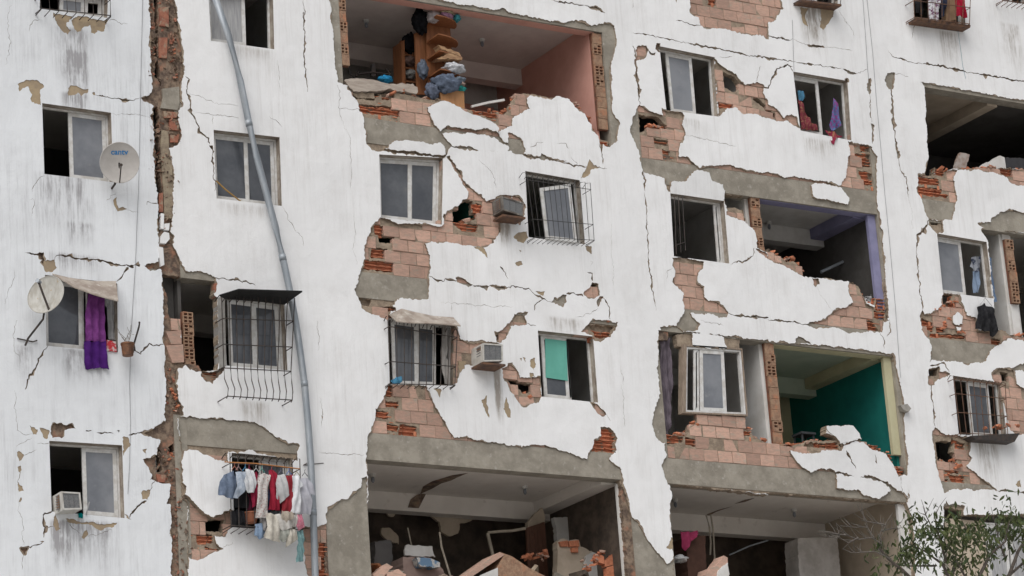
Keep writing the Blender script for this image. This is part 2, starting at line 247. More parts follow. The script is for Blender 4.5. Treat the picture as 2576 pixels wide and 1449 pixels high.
# ------------------------------------------------------------------ what is left of the plaster, traced region by region
# N bare bricks, R broken hollow bricks, M bare rough infill, T tan undercoat, O hole right through, P plaster, K crack (with width)
TRACE = '''
M 00:1130,-60 1140,330 1145,600 1148,690 1120,720 1060,735 1075,752 1130,765 1158,800 1160,860 1130,875 1160,920 1165,1200 1185,1449 01:1190,0 1195,150 1200,420 1195,520 1110,545 1085,560 1140,590 1200,580 1225,590 1235,900 1245,1449 02:1250,0 1248,280 1150,345 1080,375 1150,400 1215,425 1190,480 1200,540 1085,570 1130,640 1150,690 1130,720 1180,740 1240,750 1290,760 1280,830 1255,900 1290,900 1298,1200 1290,1380 1305,1600 1425,1600 1420,1100 1415,900 1375,840 1370,500 1340,260 1385,240 1380,180 1345,100 1335,0 01:1330,1449 1340,1330 1330,1290 1290,960 1235,700 1230,620 1400,610 1370,560 1345,470 1300,400 1310,330 1285,290 1300,200 1300,0 00:1305,1449 1315,1340 1300,1280 1285,1130 1340,1090 1370,1030 1350,900 1345,830 1380,790 1360,760 1365,640 1388,560 1380,450 1360,300 1345,190 1340,100 1295,-60
O 00:1165,-60 1180,200 1175,400 1172,560 1205,600 1215,650 1225,640 1210,500 1200,440 1195,330 1200,280 1198,190 1195,80 1210,-60
O 00:1160,800 1200,810 1210,900 1215,1000 1210,1200 1220,1340 1232,1449 1190,1449 1180,1200 1165,900
O 01:1195,0 1240,0 1238,150 1215,300 1198,300
O 01:1090,565 1140,570 1200,572 1215,582 1140,592
O 02:1195,480 1225,500 1215,600 1240,650 1180,670 1185,560
O 02:1265,470 1315,450 1320,510 1290,520
T 00:400,95 470,110 540,130 500,170 500,200 530,230 510,260 470,235 435,190
T 00:535,150 590,120 650,120 700,150 820,150 800,190 790,235 740,230 715,255 690,240 685,190 640,200 600,235 575,240 545,190
T 00:135,635 160,610 200,598 290,610 330,645 310,665 300,690 315,790 240,770 225,745 240,720 215,650 175,660 145,685
T 00:505,700 530,655 580,645 620,675 660,670 665,690 610,725 590,700 510,722
T 00:690,700 715,695 718,715 700,718
K6 00:720,712 840,735 900,745 1010,760 1060,735
K4 00:820,155 870,155 920,178 965,187
K4 00:300,150 250,165 225,195 220,240
K3 00:80,30 65,110 55,240 75,300 70,400 45,490
K4 00:330,1320 300,1340 250,1390 245,1449
K7 00:1400,575 1420,600 1410,680 1430,760 1445,830
K14 00:1440,820 1465,890 1475,910
K8 00:1470,890 1490,930 1510,990 1570,1035 1585,1090
M 00:1580,1095 1610,1105 1612,1180 1600,1130
K5 00:1608,1140 1612,1300 1620,1440
K3 00:1430,705 1480,715 1620,780 1800,800
K4 00:1480,845 1590,862 1800,888
K3 00:1600,870 1605,940
K3 00:840,860 1060,870 1130,872
T 01:860,60 880,45 885,90 895,120 930,115 960,125 935,135 880,140 865,110
K3 01:960,125 1010,155 1050,155
K5 01:1100,100 1105,75 1190,85
K3 01:800,70 830,40 880,10
K3 01:220,60 250,50 255,100 240,180
T 01:325,520 370,515 410,510 425,575 400,600 345,600 325,560
M 01:190,460 260,458 325,453 330,500 325,560 310,510 285,475
K9 01:410,510 430,480 500,480 600,505 760,520 900,545 980,560
M 01:950,548 1015,550 1010,575 970,565
K8 01:1010,558 1060,550
K7 01:970,570 940,600 910,650 880,675
K8 01:350,1160 325,1190 320,1230 290,1260 270,1330 220,1390 210,1449 02:190,40
K3 01:110,590 105,660 65,740 30,840
K3 01:130,970 100,1080 110,1200 160,1240
K7 01:1010,1200 1050,1215 1125,1150 1170,1160 1240,1145
K3 02:110,40 125,90 105,160 125,230 125,290 140,350 190,385 250,370
T 02:220,315 250,325 290,345 285,380 255,375 240,345
T 02:300,330 340,335 370,350 365,410 335,410 325,370
M 02:385,320 400,300 460,295 500,315 540,305 570,335 490,350 480,400 400,410 380,370
K4 02:280,450 370,445
K3 02:130,470 250,400
T 02:120,515 140,505 185,540 150,585 130,560
K4 02:185,540 280,490
T 02:135,625 160,620 155,670 140,655
K4 02:150,670 135,730
T 02:135,735 165,770 175,805 140,810
T 02:150,855 168,860 155,890 145,890
K3 02:145,890 135,950 165,1010 175,1230
K9 02:385,960 330,990 325,1050 345,1080 325,1150
M 02:150,1245 210,1235 185,1290
K6 02:215,1235 330,1180
K4 02:345,1078 410,1070
T 02:300,1180 330,1178 320,1195
T 02:400,1000 420,990 440,1060 455,1090 430,1110 405,1070
T 02:500,1010 560,1020 620,1050 700,1035 800,1060 880,1045 860,1080 790,1085 760,1105 720,1085 680,1060 630,1060 520,1045
T 02:640,1110 660,1105 665,1140 640,1175 615,1165
K3 02:660,1145 740,1140 850,1095
K3 02:520,1050 560,1090 620,1140
T 02:930,400 965,395 985,470 960,500 935,540
K7 02:970,385 1020,372 1080,355
T 02:1080,495 1110,490 1105,520 1090,515
T 02:1065,820 1100,800 1140,800 1115,870 1075,865
K5 02:1140,800 1150,750 1170,735
K8 02:1110,875 1040,930 1000,970 985,1015
T 02:935,980 990,1020 960,1015
K8 02:640,350 690,352
K8 02:730,365 850,365
T 02:880,350 905,350 900,365
K3 02:180,1290 160,1390
M 01:1228,620 1300,640 1390,1290 1335,1300 1250,960
M 01:1225,590 1290,600 1400,605 1500,600 1620,635 1625,660 1290,655 1235,650
O 01:1230,610 1290,630 1625,645 1615,770 1640,800 1650,1310 1640,1350 1530,1350 1500,1320 1420,1300 1380,1285 1370,1050 1350,960 1290,950 1270,800 1245,710
M 01:1330,1290 1400,1290 1500,1300 1530,1350 1570,1370 1640,1350 1695,1310 1690,1340 1650,1400 1600,1440 1550,1420 1510,1385 1515,1355 1430,1340 1390,1310 1340,1330
R 01:1530,1352 1650,1362 1640,1385 1550,1375
K7 01:1620,645 1700,655 1780,665 1860,672 1900,690 1932,705
N 02:1340,250 1410,250 1440,245 1700,270 1932,290 12:60,330 200,430 240,450 290,445 325,465 310,510 310,575 270,570 0,520 02:1900,500 1720,515 1715,590 1600,560 1500,500 1370,500
N 02:1415,880 1375,840 1430,880 1530,985 1600,1010 1650,1005 1700,975 1735,960 1745,1085 1720,1120 1690,1155 1625,1150 1640,1210 1675,1245 1600,1270 1560,1300 1500,1325 1430,1320 1425,1300
O 02:1550,1018 1700,1015 1685,1115 1552,1110
R 02:1490,1130 1615,1130 1620,1200 1500,1205
R 02:1550,1225 1665,1245 1560,1265
K3 02:1680,1235 1760,1210 1755,1180
N 12:355,1065 420,1075 470,1085 530,1050 545,1600 420,1600 385,1400 370,1330 355,1260
R 12:480,1180 530,1190 540,1600 480,1600
R 12:355,1070 415,1080 410,1150 360,1150
M 12:835,700 800,710 800,760 770,800 720,855 680,870 640,875 550,950 530,980 525,1050 545,1600 875,1600 860,1200 845,900
O 10:550,-60 570,100 580,250 600,480 615,590 620,620 690,640 715,700 760,760 900,770 950,750 1060,700 1300,745 1380,740 1500,790 1570,830 1640,850 1870,890 1932,830 20:0,800 40,720 100,700 300,740 440,745 470,790 530,830 560,890 600,940 640,1010 650,1080 690,1080 700,1100 740,1110 790,1060 790,980 815,930 755,840 745,640 740,500 770,420 795,310 770,190 740,180 670,180 620,190 575,195 540,165 440,155 400,175 250,150 140,130 0,100 10:1932,100 1860,62 1830,70 1750,75 1640,40 1550,40 1480,20 1380,0 1300,-60
M 10:550,-60 570,100 580,250 600,480 615,590 622,620 655,592 648,300 638,-60
N 10:690,660 760,740 900,750 950,700 1060,695 1300,742 1390,742 1500,790 1640,830 1870,870 1932,820 20:0,790 40,715 100,695 300,735 440,742 470,790 530,830 560,890 600,940 640,1010 650,1080 690,1080 680,1150 690,1250 560,1250 300,1200 100,1180 0,1150 10:1932,1140 1740,1140 1470,1110 1430,1180 1410,1188 930,1140 900,1130 840,1080 835,1000 800,840 760,760
R 10:770,780 1115,800 1115,880 780,840
R 10:940,690 1045,690 1060,740 960,750
R 10:1640,820 1860,835 1860,895 1650,860
R 20:450,760 530,830 500,845 465,800
R 20:650,1020 765,1060 750,1085 660,1085
P 10:1290,810 1370,760 1420,765 1500,790 1560,825 1600,850 1780,925 1825,965 1820,1000 1750,985 1600,980 1450,955 1390,990 1350,950 1320,880
P 20:110,740 130,720 220,740 260,750 310,745 330,725 440,745 460,790 510,830 550,860 570,910 600,940 605,980 640,1010 655,1070 680,1150 700,1270 560,1250 300,1200 230,1160 200,1190 90,1165 100,1110 70,1050 0,1010 10:1905,1000 1900,1080 1860,1060 1825,1000 1850,975 1932,950 20:0,900 50,860 130,820
P 10:1410,1010 1480,995 1560,1005 1640,1005 1730,1010 1800,1040 1915,1110 1900,1140 1860,1155 1800,1140 1700,1140 1600,1110 1480,1105 1440,1050
P 10:975,1125 1040,1055 1100,1060 1200,1065 1330,1085 1390,1080 1420,1110 1425,1170 1380,1175 1200,1150 1100,1140
K8 20:90,1165 200,1190 300,1205 440,1245 560,1255
M 20:215,1155 260,1190 240,1207 205,1190
K4 20:140,1110 180,1080 240,1075
K4 20:330,1080 400,1085 430,1130
K4 20:440,1190 500,1240
K5 20:655,1080 665,1110 680,1150 690,1240
T 20:590,1205 610,1240 650,1265 600,1280 580,1330 545,1340 520,1350 560,1270
K4 20:650,1265 720,1275
K6 10:350,0 370,110 355,170 370,290 360,430 375,560 385,690
K9 10:355,90 362,180
K4 10:615,630 630,700 625,800 635,870 660,940
K3 10:660,940 715,1040 710,1150 720,1300 715,1430
K3 10:625,815 700,820 790,830
K3 10:100,880 150,910 200,960
K3 10:160,450 175,560 185,700
K3 10:1680,1210 1740,1250 1790,1320 1810,1420
N 11:945,195 895,240 870,270 860,310 840,370 825,420 820,470 830,500 820,560 790,600 770,690 745,735 760,780 790,830 800,870 830,900 900,925 990,965 1010,915 1040,840 1060,805 1100,800 1300,812 1305,740 1300,640 1310,560 1310,480 1290,430 1275,380 1340,370 1480,380 1580,400 1700,410 1740,400 1790,375 1845,300 1835,240 1900,215 1932,210 1932,30 1880,20 1800,55 1740,70 1700,20 10:1620,1420 1570,1370 1545,1300 1510,1265 1460,1175 1440,1180 1460,1210 1500,1280 1530,1330 1590,1420 11:1605,0 1600,50 1560,60 1540,100 1470,140 1410,185 1420,240 1400,260 1200,240 1080,245 1000,210
R 11:895,235 980,255 972,330 905,310
R 11:875,405 997,425 992,505 875,490
R 11:820,505 1062,525 1062,605 820,580
R 11:785,785 875,800 865,860 800,850
R 11:955,855 1058,870 1050,900 975,895
R 11:1490,230 1685,235 1675,305 1560,285
O 11:1490,150 1550,80 1610,50 1650,60 1640,150 1690,160 1700,190 1640,205 1570,235 1480,225 1500,190
R 11:1640,80 1745,100 1742,165 1645,155
O 11:935,322 1050,328 1050,378 935,378
T 11:1640,410 1720,420 1750,470 1750,500 1730,480 1690,450
P 11:1000,205 1200,225 1225,235 1170,245 1080,245 1020,225
N 21:0,30 60,40 100,100 95,180 60,240 0,235
T 21:10,340 60,300 110,300 120,350 85,390 40,370
T 21:20,530 70,515 75,550 45,565
T 21:545,400 600,405 600,470 570,450
T 21:50,435 75,440 65,452
K2 11:735,180 750,300 730,430 765,550
K4 11:195,110 230,160 240,205 285,260 300,300
K3 11:300,300 345,340 360,410
K3 11:460,970 470,1050 480,1130 470,1200
K6 11:1300,630 1340,655 1400,680 1430,660 1510,670
N 11:1510,650 1560,650 1640,700 1600,710 1520,680
K8 11:1640,702 1700,717
M 11:1690,715 1760,705 1740,740
M 11:1770,705 1860,715 1900,735 1830,725
K6 11:1840,560 1880,610 1900,660
K7 11:1890,735 1932,708 21:0,710 60,720 130,735 200,790 300,835
T 21:180,745 240,750 235,790
N 21:320,795 340,815 380,770 410,780 410,830 380,870 340,840 300,835
K8 21:410,775 470,770 540,780
N 21:540,760 590,720 610,680 650,690 665,780 630,800 570,790
O 21:600,690 640,685 650,705 610,715
K9 21:570,600 605,620 605,670
M 21:660,790 690,790 650,855 640,830
K10 21:690,800 730,870 740,960
K3 21:480,940 600,910 650,870
K8 21:230,810 170,850 165,890
K4 21:590,520 610,525 605,560
K3 11:1470,840 1480,900
K3 11:1390,830 1700,855 1932,870
N 11:1810,1065 1850,1050 1890,1010 1932,965 21:20,920 120,908 95,940 115,1000 60,1008 0,1000 11:1900,1060 1880,1100 1850,1135 1815,1135
O 11:1820,1075 1860,1060 1850,1100 1820,1125
K5 21:110,985 140,1005 180,1010
N 11:1500,1010 1530,1060 1540,1110 1600,1140 1810,1135 1860,1150 1850,1290 1600,1300 1530,1330 1520,1449 1470,1449 1460,1250
T 11:1530,1270 1590,1275 1570,1330 1540,1360
N 21:525,1055 570,1000 620,970 700,970 800,985 780,1040 730,1090 660,1130 620,1120 610,1085
R 21:585,1000 775,1005 740,1095 640,1095
M 21:590,975 700,968 790,985 780,1000 620,990
N 11:1850,1330 1932,1300 21:0,1310 50,1350 60,1395 130,1400 215,1400 22:220,90 200,140 90,165 50,140 20,100 0,60 12:1900,0 11:1870,1400
O 11:1890,1380 1932,1400 21:0,1400 60,1420 150,1445 22:170,10 150,50 90,70 30,0 12:1932,0
T 21:135,1260 170,1250 175,1320 160,1345 140,1310
T 21:130,1370 160,1360 175,1395 140,1395
T 21:55,1250 75,1255 70,1275
T 21:90,1250 105,1252 100,1280
T 12:1340,30 1400,40 1390,110 1370,60
T 12:1705,120 1740,90 1750,150 1760,250 1735,215
T 12:1885,95 1910,180 1920,250 1900,250 1870,190
N 12:1005,0 980,70 940,150 905,210 890,300 870,370 840,400 835,530 840,600 22:835,760 830,680 820,640 780,610 735,565 750,540 790,500 780,450 800,410 780,380 750,335 690,325 665,330 670,390 620,430 600,500 560,565 430,520 350,490 250,460 170,455 80,480 0,465 12:1800,440 1740,440 1620,410 1560,405 1490,400 1460,350 1420,280 1380,210 1340,140 1300,60 1280,10
R 12:1000,0 1065,10 1062,95 990,85
R 12:970,115 1080,130 1080,175 965,165
R 12:905,190 1005,205 1005,260 900,245
R 12:985,290 1090,310 1090,365 985,345
R 12:1093,298 1222,315 1218,390 1093,380
R 22:680,335 750,340 790,400 775,450 785,515 610,505 620,430 670,400
N 22:600,140 650,160 690,195 715,230 680,245 640,215
K4 22:715,230 745,280
K3 22:825,0 850,250 850,330
O 12:840,700 845,548 1932,640 22:820,705 835,770 860,830 895,960 910,1020 935,1600 12:875,1600 860,1200 845,900
M 22:830,760 845,800 880,900 910,1010 960,1050 990,1110 1040,1200 1100,1280 1150,1330 1170,1360 1225,1335 1225,1600 900,1600
T 22:1165,1240 1200,1150 1215,1160 1220,1245
K4 12:470,510 600,525 820,540
K3 12:490,100 500,240 490,330
T 12:490,235 505,245 498,270
N 20:1350,-60 1345,90 1410,130 1420,190 1470,210 1600,215 1700,240 1800,255 1900,270 1932,290 30:0,165 40,160 80,100 105,60 90,0 100,-60
R 20:1490,-20 1590,-10 1585,40 1490,30
R 20:1605,165 1710,215 1610,210
K7 20:1240,150 1340,180 1420,190
T 20:1230,0 1250,-20 1240,20
K10 20:300,0 430,25 560,45
K12 20:550,40 640,62 695,85
K3 20:910,0 915,60
K5 20:910,245 1090,275 1300,320
K8 20:1300,320 1500,360 1640,385 1740,405 1932,437 30:100,457 200,467
K5 30:200,467 400,495 560,520
N 30:560,515 610,530 670,555 620,562
K4 30:670,555 750,520
K8 30:0,270 100,290 180,300
K4 30:180,300 250,320 320,340
M 30:300,340 340,338 420,350 380,362 330,356
K3 30:420,350 640,380
T 30:245,60 300,60 280,120 300,200 260,170
T 30:400,60 500,50 490,120 440,200 420,230 390,205 400,130
N 20:935,375 960,350 1010,340 1030,370 990,440 945,450
K7 20:1020,375 1060,410 1085,400
M 20:1090,325 1115,330 1112,400 1085,370
K12 20:920,350 935,450 940,560 955,680 965,790
K18 20:938,520 950,600 958,690
N 20:1530,440 1560,480 1620,520 1690,560 1720,610 1760,640 1860,625 1900,640 1895,700 1932,760 30:0,780 40,800 80,840 120,890 150,870 220,880 240,970 200,950 150,910 70,915 0,890 20:1900,880 1840,860 1730,855 1700,820 1630,800 1590,850 1560,880
O 20:1605,535 1690,570 1720,620 1740,650 1690,690 1640,670 1605,650
O 20:1825,705 1870,735 1932,795 30:40,840 100,880 60,890 0,840 20:1890,790 1830,750
R 20:1560,745 1700,780 1690,815 1570,810
K4 20:1880,500 1860,560 1840,620
K4 20:1560,440 1620,430 1660,425
K9 30:180,500 150,490 70,520 25,600 0,655 20:1890,650
K6 30:160,490 190,535
M 30:580,600 605,595 610,625 590,625
N 20:950,800 965,790 1040,840 1100,855 1140,870 1130,820 1165,840 1290,850 1295,870 1285,940 1310,1000 1290,1050 1265,1090 1260,1180 1330,1185 1370,1230 1420,1270 1540,1250 1640,1245 1720,1270 1830,1300 1932,1300 30:120,1335 200,1330 300,1350 350,1365 440,1370 500,1395 540,1410 590,1340 600,1200 625,1150 605,1070 640,1080 780,1100 800,1150 825,1180 815,1250 820,1449 31:830,140 0,60 21:1600,20 20:1200,1449 1180,1440 1160,1390 1170,1345 995,1300 975,1190 940,1110 910,1040 890,970 915,890
M 20:975,1150 1100,1165 1200,1175 1260,1180 1330,1185 1200,1200 1000,1170
P 20:1200,1370 1300,1365 1330,1330 1380,1290 1430,1280 1480,1300 1510,1360 1590,1395 1615,1449 21:1610,0 1600,80 1400,45 1200,20 20:1195,1449
P 30:325,1400 360,1375 500,1400 545,1412 560,1430 31:615,45 600,95 510,75 420,60 340,40
O 20:965,860 1040,870 1100,870 1190,950 1170,975 1050,960 1000,990 975,1000
R 20:1080,1035 1190,1060 1185,1095 1080,1080
R 20:1090,1110 1205,1140 1195,1172 1095,1150
R 30:700,1085 790,1105 780,1145 710,1140
R 30:615,1148 790,1160 790,1255 700,1250 700,1180
R 30:690,1275 800,1310 795,1395 720,1390
K6 20:975,1200 990,1280 1000,1400 1005,1449
K4 20:1310,1020 1450,1055 1540,1065 1600,1085 1690,1105
K9 30:772,590 768,640 768,720
M 30:770,600 755,640 750,680 765,715 780,690 775,640
K5 30:768,720 772,850 785,920
M 30:772,925 797,950 788,1005 775,970
K8 30:785,1000 790,1080
M 30:900,555 930,542 960,548 945,600 942,670 920,665 900,645 880,600
K16 30:925,660 935,740 945,860 950,950 958,1020
K12 30:955,1000 970,1100 985,1190
K5 30:985,1190 990,1270 1040,1340 1055,1420 31:1060,40
M 30:972,1140 995,1150 995,1200 978,1195
K4 30:945,560 1000,555 1060,580
K2 31:1050,0 1085,150 1095,300
K5 30:905,380 940,430 1000,440 1120,480 1180,475
K11 30:1170,478 1300,495 1400,520 1540,550
K12 30:1540,550 1700,575 1800,592 1990,630
K4 30:1100,190 1085,290
K3 30:530,70 590,170 640,230 650,290
K8 30:586,160 600,185
T 30:1090,150 1125,150 1100,210
O 21:1605,60 1610,10 31:0,40 830,130 845,160 850,260 870,300 865,420 880,550 890,700 905,850 915,950 860,960 840,880 800,860 740,830 720,780 690,720 640,680 600,670 480,655 330,645 270,635 265,570 200,520 150,530 110,510 90,475 40,450 0,420 21:1932,460 1850,420 1850,350 1830,290 1760,230 1745,130 1690,115 1620,130
N 31:0,422 40,448 100,480 150,525 200,515 265,570 275,640 200,590 120,560 0,500
N 21:1625,115 1690,110 1745,130 1758,225 1680,190 1615,175
N 21:1840,420 1932,465 1932,510 1850,440
N 31:615,670 690,710 720,780 740,840 800,870 820,800 880,805 895,870 905,960 870,1000 865,1060 780,1045 700,1060 600,1060 500,1020 400,1010 360,1030 300,1000 250,1000 330,980 440,965 460,930 520,890 640,840 615,740
R 31:825,795 890,810 895,900 815,885
R 31:810,888 897,908 895,965 812,945
R 31:740,965 805,975 845,1045 740,1040
N 31:335,648 385,655 388,690 355,708
K2 31:370,710 400,780 430,820 490,900
P 31:870,975 920,965 930,1060 880,1095 862,1050
K8 31:0,965 180,980 270,1002
K9 21:1640,920 1760,945 1932,945
K10 21:1830,935 1932,955
K5 31:850,1060 870,1100 880,1180
N 21:1215,500 1290,490 1450,525 1440,570 1405,610 1400,690 1450,720 1455,790 1480,820 1550,830 1600,870 1640,915 1620,950 1560,945 1480,910 1420,920 1370,910 1350,905 1360,940 1410,1000 1380,1040 1300,1050 1245,1010 1250,985 1300,920 1300,860 1285,820 1300,770 1270,730 1210,680 1220,640 1230,580
R 21:1245,580 1330,600 1325,612 1245,600
R 21:1270,732 1335,745 1332,768 1280,755
R 21:1290,792 1332,805 1330,818 1290,810
K5 21:995,0 1015,120 1010,200 1025,400 1035,560 1065,740 1090,890
K3 20:1000,1300 1005,1449
K2 21:750,180 750,400 775,780
K3 21:1165,660 1170,590 1210,570
K3 21:820,1310 840,1449
K5 21:1650,540 1760,520 1820,480 1830,420
K4 21:1430,975 1540,990 1600,1010
N 31:210,1100 260,1095 330,1140 210,1145
O 21:1110,1120 1120,1020 1240,1010 1300,1055 1380,1048 1440,1070 1560,1075 1640,1085 1720,1100 1932,1120 31:0,1130 300,1150 600,1180 900,1215 945,1225 960,1300 1000,1449 32:1010,60 1020,130 1030,300 1030,420 1050,560 1050,680 990,690 960,620 930,560 890,510 800,500 760,450 700,430 690,380 640,320 530,310 445,315 435,370 500,400 550,440 560,480 400,470 300,460 170,480 100,470 0,440 22:1900,440 1820,400 1800,360 1770,340 1775,250 1420,225 1390,300 1345,310 1340,390 1240,385 1160,430 1150,440 1080,400 1060,300 1080,200 1120,60 1115,0 21:1100,1350 1105,1250
N 22:1160,435 1240,385 1340,390 1345,310 1390,300 1420,225 1775,250 1770,340 1820,370 1830,400 1932,440 32:100,465 170,475 300,425 430,420 530,420 550,470 600,440 680,410 760,450 800,495 890,508 930,560 960,620 990,685 1050,680 1060,860 1050,905 0,830 22:1180,755 1150,670 1135,610 1170,540 1150,490
M 21:1105,1040 1190,1050 1190,1110 1110,1115
P 21:1360,1060 1480,1070 1600,1090 1625,1180 1570,1185 1360,1168
N 21:1250,1070 1355,1062 1362,1165 1260,1160
N 21:1610,1090 1730,1105 1725,1200 1625,1190
P 32:165,505 260,525 320,525 420,500 550,500 580,460 660,430 720,440 800,505 850,505 890,530 930,590 960,650 985,700 1050,690 1065,870 1010,820 980,815 900,740 880,740 760,690 700,700 660,700 510,660 400,635 320,670 240,620 200,560
P 32:515,680 620,690 700,702 780,712 880,750 920,800 900,830 830,865 720,840 680,795 590,800 510,790
P 32:1000,690 1060,690 1065,860 1010,820
R 32:285,435 530,440 548,490 275,470
R 32:880,500 940,530 970,610 1035,650 1030,680 990,685 960,620 920,550
R 32:760,455 830,455 850,500 800,500
R 22:1155,425 1240,390 1300,400 1300,435 1180,455
R 22:1315,395 1435,410 1425,475 1320,455
R 22:1720,345 1815,360 1810,392 1730,380
K10 32:590,500 620,570 650,630
K5 32:810,540 820,600
O 22:1185,745 1932,835 32:0,815 1050,895 1080,1000 1090,1080 1105,1160 1110,1600 22:1225,1600 1225,1340 1210,1150 1195,1000 1205,830
O 30:1155,618 1180,650 1190,800 1205,1100 1215,1190 1200,1250 1190,1320 1260,1320 1265,1265 1340,1290 1420,1265 1520,1280 1560,1275 1700,1265 1800,1270 1900,1280 2100,1320 2100,790 1932,760 1700,720
N 30:1135,1320 1260,1318 1270,1265 1340,1290 1430,1275 1400,1340 1420,1449 31:1430,60 1415,100 1385,210 1220,200 1180,120 1150,40 1135,0
N 30:1430,1275 1600,1278 1800,1330 1820,1370 1850,1390 1932,1400 2100,1430 2100,1300 1700,1262
R 30:1138,1322 1305,1350 1305,1402 1138,1380
R 30:1138,1398 1325,1420 1325,1470 1138,1460
R 30:1265,1265 1345,1290 1340,1320 1265,1315
R 30:1690,1262 1900,1285 1890,1330 1800,1325
R 31:1150,0 1370,10 1362,38 1200,22
M 31:1590,240 1680,225 1690,195 1760,150 1860,140 1932,160 2100,180 2100,340 1932,310 1640,270
N 31:1215,200 1310,215 1325,300 1270,310 1220,250
O 31:1230,205 1300,215 1300,240 1240,240
K13 31:1215,220 1170,290 1130,330 1120,450
K9 31:1120,440 1135,600 1145,720 1165,850 1165,890
O 31:1615,290 1640,268 1932,312 2100,340 2100,1110 1900,1090 1850,1080 1780,1060 1700,1010 1705,800 1660,370
N 31:1165,890 1190,930 1270,900 1310,850 1320,760 1450,770 1440,830 1480,870 1500,930 1570,950 1580,1050 1700,1060 1780,1030 1840,1080 1932,1090 2100,1110 2100,1130 1932,1120 1860,1110 1840,1090 1800,1110 1760,1150 1700,1180 1680,1200 1640,1270 1620,1290 1500,1290 1340,1270 1240,1265 1220,1280 1245,1200 1220,1120 1180,1080 1160,1000 1150,930
O 31:1320,765 1400,770 1390,820 1340,850 1320,830
P 31:1390,940 1430,905 1470,940 1465,1000 1420,1010 1395,990
P 31:1425,1020 1460,1020 1450,1050 1430,1048
R 31:1340,830 1450,840 1445,885 1350,870
R 31:1175,945 1270,990 1255,1055 1170,1015
R 31:1280,990 1345,1005 1335,1055 1280,1050
R 31:1230,1062 1560,1075 1555,1105 1235,1095
R 31:1660,1090 1765,1105 1758,1155 1660,1145
K6 31:1220,1312 1310,1290 1330,1300 1370,1360
N 31:1215,1330 1290,1320 1295,1350 1370,1370 1310,1400 1260,1430 1255,1449 1215,1449
O 31:1220,1332 1290,1325 1280,1380 1215,1385
N 31:1690,1380 1750,1330 1850,1340 1880,1449 32:1932,30 2100,30 2100,380 1880,375 1830,350 1800,250 1790,150 1740,60
O 31:1760,1350 1820,1360 1830,1430 1770,1420
M 31:1840,1335 1900,1300 2100,1280 2100,1350 1880,1348
R 32:1830,230 1900,250 1890,300 1840,290
N 32:1260,330 1290,345 1340,385 1430,380 1440,395 1520,420 1520,540 1540,560 1500,620 1590,690 1700,780 1720,800 1650,780 1600,800 1560,795 1500,790 1390,790 1330,820 1310,770 1290,700 1265,600 1270,500 1250,420 1245,350
O 32:1275,430 1390,430 1400,400 1420,420 1400,500 1440,550 1430,600 1360,590 1330,570 1290,575
R 32:1415,425 1495,445 1485,505 1425,495
R 32:1340,625 1452,640 1452,675 1345,665
R 32:1370,678 1492,695 1492,750 1395,745
R 32:1305,695 1370,718 1362,750 1310,740
K8 32:1235,0 1235,80 1250,200 1255,320
T 32:1870,770 1900,710 1910,780 1890,785
K7 32:1720,800 1830,808 2100,840
N 32:1325,915 1350,885 1370,915 1420,905 1480,925 1475,960 1340,950
O 32:1325,922 1350,930 1470,945 1480,990 1700,985 1900,990 2100,990 2100,1600 1330,1600 1330,1000
K2 30:460,900 470,1010
'''
# window openings: corner traces clockwise from top left
WIN = {
 'w1': '00:303,-80 815,-40 810,135 300,65', 'w2': '00:318,778 838,850 855,1375 335,1313', 'w3': '01:340,625 885,690 890,1210 350,1160', 'w4': '02:372,428 922,462 940,1012 390,962',
 'a1': '00:1572,-80 10:128,-60 138,372 00:1592,307', 'a2': '00:1612,980 10:178,1035 11:195,105 01:1635,48', 'a3': '01:1690,770 11:212,830 238,1345 01:1710,1310', 'a4': '02:1745,520 12:275,560 300,1110 02:1748,1080',
 'b2': '10:930,1165 1412,1192 11:1402,246 943,193', 'b3': '11:990,925 1500,1000 12:1495,12 1010,0', 'c2': '20:100,1290 510,1360 21:550,395 125,340', 'c3': '21:195,1045 612,1090 22:650,140 225,95',
 'd1': '20:1112,348 1530,432 1560,880 1165,830', 'd2': '21:1195,10 1600,68 1640,540 1222,485', 'e1': '30:190,540 600,610 630,1060 245,985', 'e0': '30:250,-120 530,-80 525,40 250,0',
 'f0': '30:1100,-120 1480,-60 1490,200 1105,140', 'f2': '31:1275,312 1650,377 1700,805 1320,755', 'f3': '31:1395,1385 1760,1440 32:1800,400 1440,380', 'g0': '30:1760,-120 1960,-90 1960,35 1770,8',
}
GL = {'P': 0, 'T': 1, 'M': 2, 'K': 3, 'N': 4, 'R': 5, 'O': 6, 'W': 7, 'H': 8, 'F': 9, 'G': 9}
CORE_Y = [.03, .03, .045, .042, .042, .115, .17, .17, .012, .03]

def jit(x, z):
    a = noise.noise_vector(Vector((x*5.5, 3.1, z*5.5))); b = noise.noise_vector(Vector((x*21, 7.7, z*21))); c = noise.noise_vector(Vector((x*60, 1.7, z*60)))
    return x+a.x*.020+b.x*.020+c.x*.011, z+a.z*.020+b.z*.020+c.z*.011
def rim(pl, sgn, amt):
    """outline pushed out (or in) by an uneven amount: the strip where only the paint skin has flaked off"""
    ar = sum(pl[i][0]*pl[(i+1) % len(pl)][1]-pl[(i+1) % len(pl)][0]*pl[i][1] for i in range(len(pl))); sg = sgn*(1 if ar > 0 else -1); out = []; n = len(pl)
    for i, p in enumerate(pl):
        a, b = pl[i-2], pl[(i+2) % n]; dx, dz = b[0]-a[0], b[1]-a[1]; l = math.hypot(dx, dz) or 1
        k = amt*max(0, noise.noise(Vector((p[0]*4, 11, p[1]*4)))*1.5+.6*noise.noise(Vector((p[0]*17, 4, p[1]*17)))+.08)
        out.append((p[0]+dz/l*sg*k, p[1]-dx/l*sg*k))
    return out
